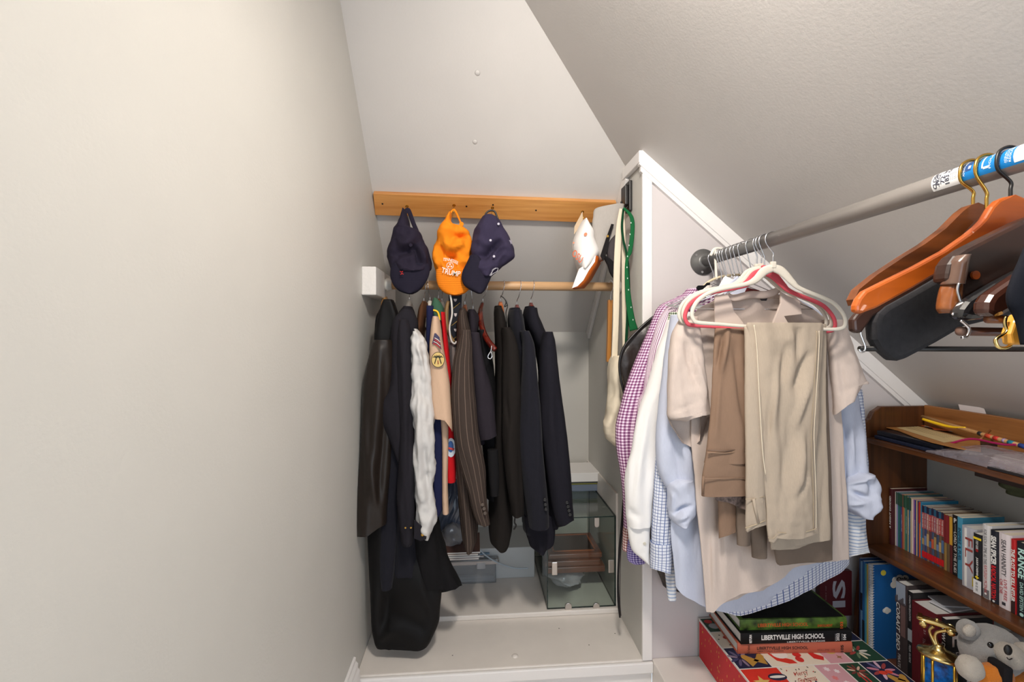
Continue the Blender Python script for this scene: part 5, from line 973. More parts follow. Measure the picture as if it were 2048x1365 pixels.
for k, (px, cc, top, nm) in enumerate(((1893, (150, 120, 66), (122, 30, 38), 'gold and dark red'), (1899, (104, 84, 60), (132, 34, 44), 'brown and crimson'), (1906, (96, 40, 38), (206, 156, 52), 'maroon and yellow'))):
    e2 = Yq(px, MX); h = .176
    b, c_ = book('%s paperback left of the black spine with a logo on top' % nm, MX, e2+.0005, y, BZM+.0005, h, .13, K(*cc), grp=GB)
    bandp(c_, MX, e2+.0005, y, BZM+.088, BZM+h-.001, K(*top)); y = e2
def wide(px1, X, h, d, cov, label, hard=True, pages=paper_m, far=None):
    global y
    if far: y = min(y, Yq(far, X))
    y0 = Yq(px1, X); b, c_ = book(label, X, y0+.0006, y, BZM+.0005, h, d, cov, pages, hard, 'larger books on the middle shelf'); r = (y0+.0006, y); y = y0; return b, c_, r
b, c_, r = wide(1918, 1.472, .186, .13, K(26, 22, 24), 'black paperback with white spaced title lettering running down its spine', False)
spine_text('LORD OF THE FLIES', c_, 1.472, (r[0]+r[1])/2, BZM+.072, .125, .0075, W_, .01)
lettering('P', (1.4711, (r[0]+r[1])/2, BZM+.170), (0, -1, 0), (0, 0, 1), .008, .014, W_, c_, .03)
spine_text('WILLIAM GOLDING', c_, 1.472, (r[0]+r[1])/2, BZM+.147, .026, .004, K(170, 168, 160))
b, c_, r = wide(1925, 1.466, .187, .14, K(74, 150, 182), 'light blue paperback with dark vertical lettering partly behind the silver book', False)
spine_text('INSPIRE & FUEL', c_, 1.466, (r[0]+r[1])/2, BZM+.105, .10, .008, K(30, 62, 92), .02)
# silver book standing forward with its face turned to the room
y0s = Yq(1925, 1.44); 
def face_book(label, px0, px1, X, h, thick, cov, cat='book'):
    pass
fx0 = PZ(1921, 1171, BZM).copy(); yb = y
b, c_, r = wide(1951, 1.437, .178, .15, M('silver_cover', (176, 176, 184), .4), 'silver grey hardback with thin red letters, in front of the light blue spine', True, pages_m, far=1922)
ysil = r
box('spine_hinge', 1.4362, 1.4372, r[1]-.016, r[1]-.010, BZM+.004, BZM+.174, W_, c_)
lettering('FLY', (1.4359, (r[0]+r[1])/2-.003, BZM+.098), (0, 0, -1), (0, -1, 0), .100, .020, K(150, 62, 56), c_)
box('picture', 1.4361, 1.437, r[0]+.001, r[0]+.008, BZM+.012, BZM+.040, K(182, 162, 52), c_)
b, c_, r = wide(1963, 1.430, .172, .14, K(26, 26, 30), 'black study paperback with yellow band and plus sign', False, pages_m)
ym = (r[0]+r[1])/2
bandp(c_, 1.430, r[0], r[1], BZM+.156, BZM+.162, K(232, 204, 40)); bandp(c_, 1.430, r[0], r[1], BZM+.001, BZM+.040, K(226, 226, 226))
spine_text('JULIUS CAESAR', c_, 1.430, ym, BZM+.079, .052, .0065, W_, .04, slant=.15)
spine_text('STUDY GUIDE', c_, 1.430, ym, BZM+.141, .024, .006, W_, .02); lettering('+', (1.4291, ym, BZM+.048), (0, -1, 0), (0, 0, 1), .010, .010, K(232, 204, 40), c_, .05)
spine_text('||| || |||', c_, 1.429, ym, BZM+.022, .024, .006, K(40, 40, 44)); spine_text('20', c_, 1.430, ym, BZM+.125, .008, .007, K(180, 36, 40), .04)
b, c_, r = wide(1981, 1.430, .207, .15, K(206, 204, 204), 'white hardback with thin grey and red capitals between black spines', True)
ym = (r[0]+r[1])/2; spine_text('FOR SUCH A TIME AS THIS', c_, 1.430, ym+.001, BZM+.145, .098, .0075, K(96, 94, 96)); spine_text('KAYLEIGH MCENANY', c_, 1.430, ym, BZM+.052, .082, .0075, K(190, 60, 62))
bandp(c_, 1.430, r[0]+.003, r[1]-.003, BZM+.002, BZM+.026, K(112, 110, 112)); disc('spine_emblem', (1.4290, ym, BZM+.014), .003, (0, 1, 0), (0, 0, 1), .0006, W_, c_, 8)
b, c_, r = wide(1997, 1.427, .200, .15, K(26, 28, 40), 'dark navy hardback with bold white and red capitals on its spine', True)
ym = (r[0]+r[1])/2; spine_text('SEAN SPICER', c_, 1.427, ym, BZM+.146, .080, .013, W_, .05); spine_text('RADICAL NATION', c_, 1.427, ym, BZM+.058, .092, .012, K(202, 36, 42), .04)
disc('spine_emblem', (1.426, ym, BZM+.006), .003, (0, 1, 0), (0, 0, 1), .0006, W_, c_, 8)
b, c_, r = wide(2021, 1.425, .203, .155, K(214, 204, 206), 'thick pinkish white hardback with thin black and red capitals', True)
ym = (r[0]+r[1])/2; spine_text('SEAN HANNITY', c_, 1.425, ym, BZM+.138, .098, .011, K(42, 40, 44), .005); spine_text('LIVE FREE', c_, 1.425, ym-.004, BZM+.052, .056, .0075, K(186, 50, 56)); spine_text('OR DIE', c_, 1.425, ym+.006, BZM+.058, .040, .0075, K(186, 50, 56))
box('spine_flag', 1.4239, 1.4243, ym-.004, ym+.004, BZM+.010, BZM+.018, K(50, 50, 56), c_)
b, c_, r = wide(2032, 1.425, .197, .15, K(178, 26, 30), 'bright red hardback with white slanted capitals, dark at its foot', True)
ym = (r[0]+r[1])/2; spine_text('THE PLOT TO KILL HITLER', c_, 1.425, ym, BZM+.102, .140, .009, W_, .04, slant=.1); bandp(c_, 1.425, r[0]+.001, r[1]-.001, BZM+.001, BZM+.036, K(52, 30, 28))
b, c_, r = wide(2068, 1.424, .197, .16, K(26, 30, 36), 'black hardback with pale mint capitals at the right edge of the shelf', True)
ym = (r[0]+r[1])/2+.006; mint = K(178, 216, 208); spine_text('RANGE', c_, 1.424, ym, BZM+.142, .078, .016, mint, .03); spine_text('DAVID EPSTEIN', c_, 1.424, ym, BZM+.056, .074, .008, mint, .01)
disc('spine_emblem', (1.423, ym, BZM+.009), .0045, (0, 1, 0), (0, 0, 1), .0006, mint, c_, 12)
# ---- lower shelf
y = BYE-.006; LXs = 1.362
BZ = BZB+.0005
GL = 'books on the lowest shelf'
def low(px1, X, h, d, cov, label, hard=False, pages=pages_m, topz=None):
    global y
    y0 = max(.3, YX(px1, X)); b, c_ = book(label, X, y0+.0006, y, BZ, h, d, cov, pages, hard, GL); r = (y0+.0006, y); y = y0; return b, c_, r
b, c_, r = low(1721, 1.347, .318, .2, K(46, 70, 110), 'tall dark blue folder at the far end of the lowest shelf')
b, c_, r = low(1725, 1.346, .310, .2, K(108, 150, 190), 'tall pale blue workbook second on the lowest shelf'); bandp(c_, 1.346, r[0], r[1], BZ+.14, BZ+.20, K(30, 34, 50))
b, c_, r = low(1729, 1.345, .316, .2, K(36, 92, 150), 'tall royal blue workbook third on the lowest shelf'); bandp(c_, 1.345, r[0], r[1], BZ+.04, BZ+.11, K(26, 34, 44))
b, c_, r = low(1733, 1.345, .310, .2, K(70, 150, 170), 'tall turquoise workbook beside the yellow one')
b, c_, r = low(1736, 1.345, .312, .2, K(196, 168, 84), 'tall thin yellow workbook next to the white pads')
b, c_, r = low(1741, 1.345, .318, .2, K(196, 200, 208), 'tall white writing pad left of the spiral notebook')
# spiral notebook, blue cover facing the room
yn1 = y-.0006; yn0 = yn1-.010
nb = thing('spiral_notebook', 'blue spiral notebook with a sun and clouds on its cover', 'notebook', (1.47, yn0, BZ), GL)
nx0, nx1 = 1.340, 1.55; nh = .322
box('pages', nx0+.008, nx1, yn0+.001, yn1, BZ, BZ+nh, pages_m, nb); cvn = box('cover', nx0+.006, nx1, yn0, yn0+.001, BZ, BZ+nh, K(26, 92, 156), nb)
for k in range(36):
    z = BZ+.006+k*(nh-.012)/35
    tube('coil', [(nx0+.004+.0065*math.cos(a*.9), (yn0+yn1)/2+.0065*math.sin(a*.9), z+a*.0003) for a in range(8)], .0009, K(208, 212, 220), nb, n=5)
nbk = [0]
def nball(name, dx, dz, r, mat):
    nbk[0] += 1; disc(name, (nx0+dx, yn0-.0002-.0002*nbk[0], BZ+dz), r, (1, 0, 0), (0, 0, 1), -.0010, mat, cvn, 18)
nball('printed_sun', .042, nh-.028, .0095, K(226, 206, 70))
for dx, dz, r in ((.046, .165, .007), (.054, .168, .009), (.062, .165, .007), (.055, .162, .008), (.054, .164, .009)): nball('printed_cloud', dx, dz, r, W_)
for dx, dz, r in ((.085, nh-.055, .012), (.078, nh-.070, .011), (.10, nh-.05, .014), (.12, nh-.052, .014)): nball('printed_cloud', dx, dz, r, W_)
lettering('Oak', (nx0+.106, yn0-.0044, BZ+nh-.050), (1, 0, 0), (0, 0, 1), .040, .016, K(28, 28, 32), cvn, .03)
y = yn0-.002
yc1 = YX(1786, LXs); y = min(y, yc1+.002)
b, c_, r = low(1813, 1.372, .300, .16, K(58, 48, 50), 'thick dark hardback with a city picture and white title letters', True)
ym = (r[0]+r[1])/2; bandp(c_, 1.372, r[0]+.003, r[1]-.003, BZ+.236, BZ+.299, K(150, 160, 176)); bandp(c_, 1.372, r[0]+.003, (r[0]+r[1])/2, BZ+.13, BZ+.234, K(110, 84, 82))
for k in range(7): box('skyline', 1.3708, 1.3714, r[0]+.004+k*.005, r[0]+.008+k*.005, BZ+.230, BZ+.240+.005*((k*7) % 4), K(70, 62, 66), c_)
spine_text('CORAIT DEO', c_, 1.3715, ym+.008, BZ+.155, .155, .013, W_, .015, slant=.2); spine_text('PIRATE', c_, 1.3715, ym+.004, BZ+.045, .044, .009, K(190, 186, 186), .01)
b, c_, r = low(1826, 1.375, .288, .16, K(22, 22, 26), 'slim black paperback with small white lettering beside the maroon book')
ym = (r[0]+r[1])/2; spine_text('CHARACTER EDUCATION', c_, 1.375, ym, BZ+.235, .080, .006, K(196, 196, 200), .01); box('spine_patch', 1.3740, 1.3745, ym-.007, ym+.007, BZ+.130, BZ+.168, K(150, 156, 164), c_)
spine_text('PEER GUIDE', c_, 1.375, ym, BZ+.09, .055, .006, K(196, 196, 200))
b, c_, r = low(1872, 1.368, .268, .19, K(96, 22, 30), 'thick maroon hardback with small slanted white title and loose papers on top', True)
ym = (r[0]+r[1])/2; spine_text('The Oxford Annotated Bible', c_, 1.368, ym-.004, BZ+.10, .15, .008, K(176, 150, 150), .0, slant=.2); spine_text('2010', c_, 1.368, ym-.008, BZ+.226, .026, .010, W_, .02, slant=.2); spine_text('21', c_, 1.368, ym-.006, BZ+.196, .012, .006, K(196, 176, 176))
for k, (dz, rz, lab) in enumerate(((.001, .12, 'white loose sheets lying on the maroon hardback'), (.006, -.18, 'white folded sheet lying askew on the sheets over the maroon hardback'))):
    z = BZ+.2685+dz; c = Vector((1.48+.006*k, ym+.004*k, z+.002)); A = Vector((math.cos(rz), math.sin(rz), 0)); B_ = Vector((-math.sin(rz), math.cos(rz), 0))
    tag(obox('paper_sheets', c, A*.065, B_*.030, Vector((0, 0, .002)), K(206, 208, 214)), lab, 'paper')
b, c_, r = low(1893, 1.385, .262, .15, K(22, 21, 24), 'black book with large white capitals on the cover facing the room')
ym = (r[0]+r[1])/2; spine_text('HOW DEMOCRACIES DIE', c_, 1.385, ym, BZ+.14, .20, .010, W_, .02)
yf = r[0]-.0008
for s_, xx, zz, w1, h1 in (('HOW', 1.466, .208, .125, .058), ('DEMOCRACIES', 1.466, .155, .132, .020), ('DIE', 1.466, .08, .11, .07)): lettering(s_, (xx, yf, BZ+zz), (1, 0, 0), (0, 0, 1), w1, h1, K(196, 188, 186), c_, .02)
# ---- on top of the bookcase
zt_ = BZT+.0005
tag(box('folder', 1.39, 1.585, 1.25, 1.49, zt_, zt_+.012, K(26, 34, 58), bevel=.003), 'dark blue folder lowest in the pile on top of the bookcase', 'folder')
tag(box('binder', 1.395, 1.58, 1.26, 1.485, zt_+.0125, zt_+.030, M('black_binder', (22, 24, 34), .3), bevel=.004), 'glossy black binder under the brown envelope', 'binder')
env = thing('envelope', 'brown torn envelope with a printed cream letter, on the black binder', 'envelope', (1.48, 1.25, zt_+.031))
q = [PZ(a, b_, zt_+.032) for a, b_ in ((1740, 849), (1760, 844), (1812, 843), (1860, 860), (1960, 884), (1962, 905), (1880, 899), (1852, 886), (1830, 876), (1795, 862))]
q = [Vector((min(max(p.x, 1.39), 1.60), min(p.y, BYE-.003), p.z)) for p in q]
prism('sheet', q, (0, 0, .002), K(176, 120, 62), env)
def flatpx(name, pp, z, mat, par, th=.0008): return prism(name, [Vector((min(p.x, 1.60), min(p.y, BYE-.003), z)) for p in [PZ(a, b_, z) for a, b_ in pp]], (0, 0, th), mat, par)
flatpx('letter', [(1793, 856), (1822, 851), (1938, 880), (1888, 886)], zt_+.0345, K(214, 190, 140), env)
for k in range(6):
    a = (1808+k*6, 853.5-k*.2); p1 = PZ(1812+k*4, 856-k*.8, zt_+.0356); p2 = PZ(1890+k*6, 876-k*.6, zt_+.0356)
    tube('print_line', [p1, p2], .0005, K(120, 100, 80), env, n=4)
pap = thing('picture_sheet', 'white sheet with orange shapes on the brown envelope', 'paper', PZ(1860, 852, zt_+.036))
flatpx('sheet', [(1808, 845), (1838, 841), (1925, 862), (1905, 864), (1870, 858)], zt_+.0365, K(206, 196, 182), pap)
flatpx('print', [(1826, 845), (1845, 842), (1868, 850), (1850, 853), (1832, 850)], zt_+.0375, K(196, 88, 40), pap); flatpx('print', [(1862, 856), (1875, 853), (1915, 862), (1888, 862), (1868, 860)], zt_+.0375, K(204, 96, 44), pap)
t = thing('painted_stick', 'wooden stick with red, blue and turquoise painted bands lying on the envelope', 'stick', PZ(1930, 860, zt_+.045))
s0 = PX(1845, 834, 1.572); s1 = PX(2090, 906, 1.50); s0.y = min(s0.y, 1.50)
tube('shaft', [s0, s1], .0062, wood('stick_wood', (176, 128, 78), (206, 160, 108), 1), t, n=12)
def onstick(f): return s0+(s1-s0)*f
fpx = lambda px: (px-1841)/(2075-1841)
def fs(px):
    lo, hi = 0, 1
    for _ in range(30):
        mid = (lo+hi)/2
        if proj(onstick(mid))[0] < px: lo = mid
        else: hi = mid
    return lo
for a, b_, cc in ((1958, 1965, (30, 26, 26)), (1973, 1984, (206, 72, 40)), (1989, 1999, (204, 48, 40)), (2007, 2012, (170, 150, 190)), (2018, 2029, (20, 128, 150)), (2040, 2056, (36, 62, 140))):
    tube('painted_band', [onstick(fs(a)), onstick(fs(b_))], .0066, K(*cc), t, n=12)
c = onstick(fs(1968)); tube('cross_piece', [c+Vector((-.022, -.008, -.012)), c+Vector((.035, .012, .010))], .003, wood('cross_wood', (130, 72, 30), (160, 96, 46), 0), t, n=8)
tag(tube('yellow_pencil', [PX(1846, 839, 1.553), PX(1872, 847, 1.55), PX(1900, 854, 1.545), PX(1931, 856, 1.54)], [.0045, .005, .004, .003], M('yellow_paint', (244, 196, 20), .4), samples=20), 'yellow bent strip lying along the painted stick', 'strip')
# zip bag of cards
t = thing('zip_bag', 'clear zip bag with a crimson seal holding a stack of cards', 'plastic bag', PZ(1950, 930, zt_))
cx0 = PZ(1958, 928, zt_).y
ystk = 1.02
crd = PZ(1985, 925, zt_)
for k in range(14):
    box('card', 1.40+.0015*random.random(), 1.50+.0015*random.random(), .90, 1.145-.003*(k % 3)-.0012*k, zt_+.002+k*.0026, zt_+.002+k*.0026+.0021, K(196-6*(k % 2), 186-6*(k % 3), 178), t)
film = clear('bag_film', (.93, .91, .92), .7, .34, (45, .8, .008, 'n'), (216, 202, 208))
rows_ = []
v = []; f = []; nu_, nv_ = 30, 24
for i in range(nv_+1):
    yy_ = .86+(1.30-.86)*i/nv_
    hgt = .046*min(1, ((1.312-yy_)/.13))**.7
    for k in range(nu_+1):
        u = k/nu_; a = math.pi*u
        xx = 1.45-.066*math.cos(a); zz = zt_+.001+hgt*math.sin(a)**.6*(1+.0)
        nz = noise.noise(Vector((xx*30, yy_*30, 3)))*.006
        v.append((xx+nz*.5, yy_, max(zt_+.0008, zz+nz*math.sin(a))))
for i in range(nv_):
    for k in range(nu_): f.append((i*(nu_+1)+k, i*(nu_+1)+k+1, (i+1)*(nu_+1)+k+1, (i+1)*(nu_+1)+k))
mk('film', v, f, film, t, smooth=True)
tube('seal', [PX(1862, 904, 1.41), PX(1890, 892, 1.43), PX(1925, 881, 1.45), PX(1950, 879, 1.46), PX(1985, 886, 1.46), PX(2010, 890, 1.46), PX(2032, 890, 1.46)], .0034, M('crimson_seal', (176, 30, 92), .35), t, samples=40, flat=.0016)
t = thing('thin_black_book', 'flat black booklet with white lettering at the shelf edge', 'book', PZ(2000, 945, zt_))
kb = [PZ(1959, 936, zt_+.003), PZ(2040, 931, zt_+.003), PZ(2075, 965, zt_+.003), PZ(2035, 955, zt_+.003)]
kb = [Vector((max(p.x, 1.378), p.y, zt_)) for p in kb]; prism('cover', kb, (0, 0, .006), K(32, 28, 30), t, bevel=.001)
lettering('CLUB', PZ(2012, 940, zt_+.0064)+Vector((0, 0, .0003)), (-.3, -1, 0), (1, -.3, 0), .03, .012, W_, t, .02)
lettering('BOOK', PZ(2026, 943, zt_+.0064)+Vector((0, 0, .0003)), (-.3, -1, 0), (1, -.3, 0), .03, .010, W_, t, .02)
t = thing('paperback', 'cream edged paperback lying on the bookcase at the right frame edge', 'book', PZ(2060, 950, zt_))
a = PZ(2030, 960, zt_+.004)
box('pages', 1.385, 1.50, a.y-.16, a.y, zt_+.0066, zt_+.034, M('cream_pages', (226, 200, 156), .9, bump=(200, .3, .0006)), t); box('cover', 1.384, 1.501, a.y-.161, a.y+.001, zt_+.034, zt_+.036, K(132, 62, 62), t)
t = thing('olive_cloth', 'olive green cloth hanging over the top shelf edge', 'cloth', P(2030, 990, 1.12))
loft('fold', [(955, 2022, 2080), (964, 2010, 2090), (973, 2008, 2095), (982, 2018, 2095), (990, 2022, 2095), (994, 2034, 2090)], cloth('olive_cotton', (74, 78, 56)), t, Y=1.215, b=.03, fold=.010, fx=40, fz=30, seed=6, openb=False)
tag(prism('paper_card', pt3([(1913, 797), (1932, 808), (1968, 818), (1973, 832), (1922, 826)], 1.30) if False else [PX(a, b_, 1.628) for a, b_ in ((1913, 797), (1932, 808), (1968, 818), (1975, 836), (1922, 828))], (.001, 0, 0), K(206, 196, 194)), 'white paper card stuck behind the back rail of the bookcase', 'paper')
# ---- red book behind, gift box, yearbooks
t = thing('red_cover_book', 'dark red book with big white letters leaning in the corner behind the yearbooks', 'book', P(1676, 1240, 1.535))
rc = [P(1640, 1240, 1.535), P(1704, 1240, 1.535), P(1704, 1143, 1.535), P(1640, 1143, 1.535)]
rcv = prism('cover', [Vector((p.x, p.y, max(p.z, .13))) for p in rc], (0, .018, 0), K(84, 16, 24), t, bevel=.001)
lettering('IS', P(1678, 1188, 1.534), (0, 0, 1), (-1, 0, 0), P(0, 1160, 1.534).z-P(0, 1224, 1.534).z, P(1690, 1188, 1.534).x-P(1664, 1188, 1.534).x, K(176, 172, 180), rcv, .03)
lettering('A STORY OF', P(1652, 1195, 1.534), (0, 0, 1), (-1, 0, 0), .08, .004, K(150, 120, 120), rcv)
gz = EYE-.9965; GX0, GX1, GY0, GY1 = .783, 1.259, .98, 1.548
t = thing('gift_box', 'red christmas gift box with a patchwork printed lid on the raised floor', 'gift box', ((GX0+GX1)/2, 1.26, 0))
redp = M('red_gift_paper', (190, 18, 30), .55)
bd = box('body', GX0, GX1, GY0, GY1, .0, gz-.0015, M('white_gift_edge', (214, 208, 204), .4), t, bevel=.003)
box('side_print', GX0-.0008, GX0+.001, GY0+.004, GY1-.006, .008, gz-.008, redp, bd)
lid = box('lid', GX0-.001, GX1+.001, GY0-.001, GY1+.001, gz-.0035, gz, M('lid_edge', (218, 212, 206), .4), t, bevel=.001)
gold_dash = K(206, 156, 60)
for k in range(70):
    yy_ = random.uniform(GY0+.02, GY1-.02); zz = random.uniform(.014, gz-.014)
    box('gold_dash', GX0-.0012, GX0-.0007, yy_-.0009, yy_+.0009, zz-.0035, zz+.0035, gold_dash, bd)
T_ = {'red': K(204, 44, 30), 'navy': K(22, 28, 58), 'cream': K(222, 208, 190), 'pink': K(200, 150, 158), 'green': K(28, 62, 44), 'grey': K(150, 144, 140)}
yA, yB, yC = 1.300, 1.392, GY1-.004
def tx(px, py): return PZ(px, py, gz).x
def tile(x0, x1, y0, y1, c, nm='printed_panel'): return box(nm, x0+.0022, x1-.0022, y0+.0022, y1-.0022, gz, gz+.0006, T_[c], lid)
xr = [tx(1475, 1345), tx(1562, 1345), tx(1640, 1345), tx(1694, 1345), tx(1738, 1345), GX1]
xr[0] = GX0
front = [('red', 0), ('cream', 1), ('pink', 2), ('green', 3), ('navy', 4)]
for c, i in front: tile(xr[i], xr[i+1], 1.17, yA, c)
for i, c in enumerate(('cream', 'green', 'navy', 'cream', 'pink')): tile(xr[i], xr[i+1], 1.02, 1.17, c)
x2 = [GX0, tx(1530, 1318), tx(1650, 1318), tx(1700, 1318), GX1]
for c, i in (('navy', 0), ('cream', 1), ('pink', 2), ('green', 3)): tile(x2[i], x2[i+1], yA, yB, c)
tile(GX0, x2[1], yB, 1.47, 'cream'); tile(GX0, x2[1], 1.47, yC, 'green'); tile(x2[3], GX1, yB, 1.46, 'navy'); tile(x2[3], GX1, 1.46, yC, 'cream'); tile(x2[1], x2[3], yB, yC, 'red')
gu = gz+.0007
def flat_poly(name, pts_, cc, dz=0): return prism(name, [(a, b_, gu+dz) for a, b_ in pts_], (0, 0, .0004), K(*cc), lid)
def star(cx, cy, r, cc, n=5, inner=.42, dz=0): flat_poly('printed_star', [(cx+(r if k % 2 == 0 else r*inner)*math.cos(math.pi*k/n+.3), cy+(r if k % 2 == 0 else r*inner)*math.sin(math.pi*k/n+.3)) for k in range(2*n)], cc, dz)
def oval2(cx, cy, a, b_, cc, dz=0, rot=0): flat_poly('printed_shape', [(cx+a*math.cos(q*.3927)*math.cos(rot)-b_*math.sin(q*.3927)*math.sin(rot), cy+a*math.cos(q*.3927)*math.sin(rot)+b_*math.sin(q*.3927)*math.cos(rot)) for q in range(16)], cc, dz)
def bell(cx, cy, s, rot):
    pts_ = [(-.1, 1), (-.35, .8), (-.45, .2), (-.75, -.6), (.75, -.6), (.45, .2), (.35, .8), (.1, 1)]
    flat_poly('printed_bell', [(cx+s*(a*math.cos(rot)-b_*math.sin(rot)), cy+s*(a*math.sin(rot)+b_*math.cos(rot))) for a, b_ in pts_], (176, 132, 58), .0004)
def floral(cx, cy, s, cols_):
    for k in range(9):
        a = k*.7; oval2(cx+s*.8*math.cos(a), cy+s*.8*math.sin(a), s*.55, s*.16, cols_[k % len(cols_)], .0001*(k % 3), a)
xa = (xr[0]+xr[1])/2; star(xa-.02, 1.245, .026, (206, 170, 96)); oval2(xa+.035, 1.262, .028, .014, (36, 34, 60)); oval2(xa+.035, 1.262, .024, .005, (222, 214, 206), .0005); oval2(xa+.04, 1.20, .016, .018, (220, 190, 170))
xb = (xr[1]+xr[2])/2
for k in range(26): oval2(xr[1]+.006+random.random()*(xr[2]-xr[1]-.012), 1.176+random.random()*.118, .0028, .0016, [(176, 40, 36), (40, 60, 40), (60, 40, 40)][k % 3], 0, random.random()*3)
lettering('Merry', (xb-.004, 1.268, gu+.0006), (1, .15, 0), (0, 1, 0), .046, .020, K(170, 60, 48), lid, slant=.3); lettering('Christmas', (xb-.002, 1.246, gu+.0006), (1, .15, 0), (0, 1, 0), .062, .018, K(170, 60, 48), lid, slant=.3)
floral(xb+.012, 1.205, .026, [(40, 52, 66), (60, 84, 70), (28, 36, 60)])
xc_ = (xr[2]+xr[3])/2
for a, b_, r_, cc in ((-.012, 1.28, .010, (226, 210, 214)), (.012, 1.27, .009, (226, 214, 216)), (-.014, 1.245, .010, (214, 120, 120)), (.006, 1.225, .009, (230, 214, 216)), (.014, 1.21, .011, (200, 40, 44)), (-.010, 1.20, .008, (230, 214, 220))): star(xc_+a, b_, r_, cc, 6, .6)
xd = (xr[3]+xr[4])/2; floral(xd, 1.265, .020, [(150, 70, 60), (206, 170, 150), (110, 50, 46)])
for dx in (-.006, .006): flat_poly('printed_candle', [(xd+dx-.003, 1.18), (xd+dx+.003, 1.18), (xd+dx+.002, 1.25), (xd+dx-.002, 1.25)], (190, 54, 50), .0003)
xe = (xr[4]+xr[5])/2; floral(xe-.005, 1.262, .030, [(190, 120, 140), (150, 60, 60), (206, 170, 190), (90, 90, 130)]); oval2(xe-.012, 1.252, .012, .008, (204, 60, 40), .0006); oval2(xe+.008, 1.254, .011, .007, (204, 60, 40), .0006); bell(xe+.004, 1.222, .024, .5); bell(xe+.026, 1.226, .020, -.6)
x0_, x1_ = x2[0], x2[1]; floral(x0_+.03, 1.345, .028, [(90, 80, 110), (130, 110, 130), (60, 60, 96)]); bell(x0_+.055, 1.332, .028, .6); bell(x0_+.088, 1.334, .026, -.5)
xm = x2[1]; flat_poly('printed_hat', [(xm+.02, 1.36), (xm+.03, 1.325), (xm+.06, 1.31), (xm+.085, 1.31), (xm+.08, 1.325), (xm+.05, 1.34)], (206, 50, 36)); oval2(xm+.055, 1.35, .024, .018, (226, 220, 214), .0002)
flat_poly('printed_stocking', [(xm+.145, 1.385), (xm+.165, 1.385), (xm+.166, 1.345), (xm+.185, 1.33), (xm+.175, 1.315), (xm+.15, 1.325)], (200, 40, 36)); oval2(xm+.108, 1.345, .013, .010, (200, 44, 40)); oval2(xm+.103, 1.325, .012, .012, (200, 44, 40))
xp = (x2[2]+x2[3])/2; oval2(xp, 1.355, .018, .016, (196, 164, 96)); star(xp+.01, 1.325, .010, (150, 110, 80), 4)
xg = x2[3]+.035; floral(xg+.012, 1.345, .026, [(206, 200, 190), (150, 60, 56), (96, 120, 90), (214, 200, 170)])
oval2(GX0+.03, 1.50, .018, .014, (150, 148, 150)); oval2(GX0+.022, 1.525, .014, .010, (176, 40, 40)); oval2(GX0+.04, 1.44, .012, .008, (176, 60, 50))
for k in range(16): oval2(GX0+.008+random.random()*.10, 1.40+random.random()*.06, .003, .002, [(120, 40, 40), (50, 60, 50)][k % 2])
# yearbooks lying on the box, spines to the camera
def ybook(label, pl, pr, zb, th, depth, cov, rot, hard=True):
    """pl, pr: pixels of the lower spine corners on the height zb"""
    A = PZ(*pl, zb); B_ = PZ(*pr, zb); R = (B_-A); L = R.length; R.normalize(); Q = Vector((-R.y, R.x, 0)); c = A+R*L/2+Q*depth/2
    b = thing('yearbook', label, 'book', (c.x, c.y, zb), 'yearbooks stacked on the gift box')
    n = 7; prof = [(.003*abs(2*k/(n-1)-1)**2, th*k/(n-1)) for k in range(n)]
    cvt = .003
    v = []; f = []
    for s_ in (0, L):
        v += [A+R*s_+Q*d+Vector((0, 0, h)) for d, h in prof]+[A+R*s_+Q*depth+Vector((0, 0, th)), A+R*s_+Q*depth+Vector((0, 0, th-cvt)), A+R*s_+Q*.006+Vector((0, 0, th-cvt)), A+R*s_+Q*.006+Vector((0, 0, cvt)), A+R*s_+Q*depth+Vector((0, 0, cvt)), A+R*s_+Q*depth]
    m = len(v)//2
    for k in range(m): f.append((k, (k+1) % m, m+(k+1) % m, m+k))
    f += [tuple(range(m)), tuple(range(m, 2*m))]
    cv_ = mk('cover', v, f, cov, b)
    obox('pages', A+R*L/2+Q*(depth/2+.001)+Vector((0, 0, th/2)), R*(L/2-.004), Q*(depth/2-.006), Vector((0, 0, th/2-cvt)), pages_m, b)
    def T(s, px, py, wpx, hpx, mat, bold=0, vert=False, slant=0):
        # position along spine from pixel column
        lo, hi = 0, 1
        for _ in range(30):
            mid = (lo+hi)/2
            if proj(A+R*L*mid)[0] < px: lo = mid
            else: hi = mid
        sc_ = L/(pr[0]-pl[0]); p = A+R*L*lo-Q*.0006
        zc = P(px, py, p.y).z
        if vert: lettering(s, Vector((p.x, p.y, zc)), (0, 0, 1), -R, hpx*sc_, wpx*sc_, mat, cv_, bold)
        else: lettering(s, Vector((p.x, p.y, zc)), R, (0, 0, 1), wpx*sc_, hpx*sc_, mat, cv_, bold, slant)
    return b, cv_, T
ob = M('orange_cover', (184, 94, 70), .6); kbm = M('black_cover', (16, 16, 18), .6, spec=.25); grn = M('green_photo_cover', (76, 104, 38), .5, var=.75, vscale=30)
z1 = gz+.0015; b, cv_, T = ybook('orange yearbook with black lettering, lowest of the stack', (1476, 1310), (1705, 1307), z1, .0335, .20, ob, 0)
bk_ = K(40, 26, 24); T('LIBERTYVILLE HIGH SCHOOL', 1565, 1297, 102, 6, bk_, .02); T('LIBERTYVILLE, ILLINOIS', 1541, 1303.5, 52, 3.2, bk_); T('VOLUME 105', 1652, 1301, 36, 3, K(110, 60, 50)); T('105', 1684, 1298, 6, 14, bk_, .03, True); T('The Yearbook', 1497, 1300, 5, 17, bk_, 0, True)
z2 = z1+.034; a_, b2 = P(1483, 1288, 1.352), P(1704, 1284, 1.34)
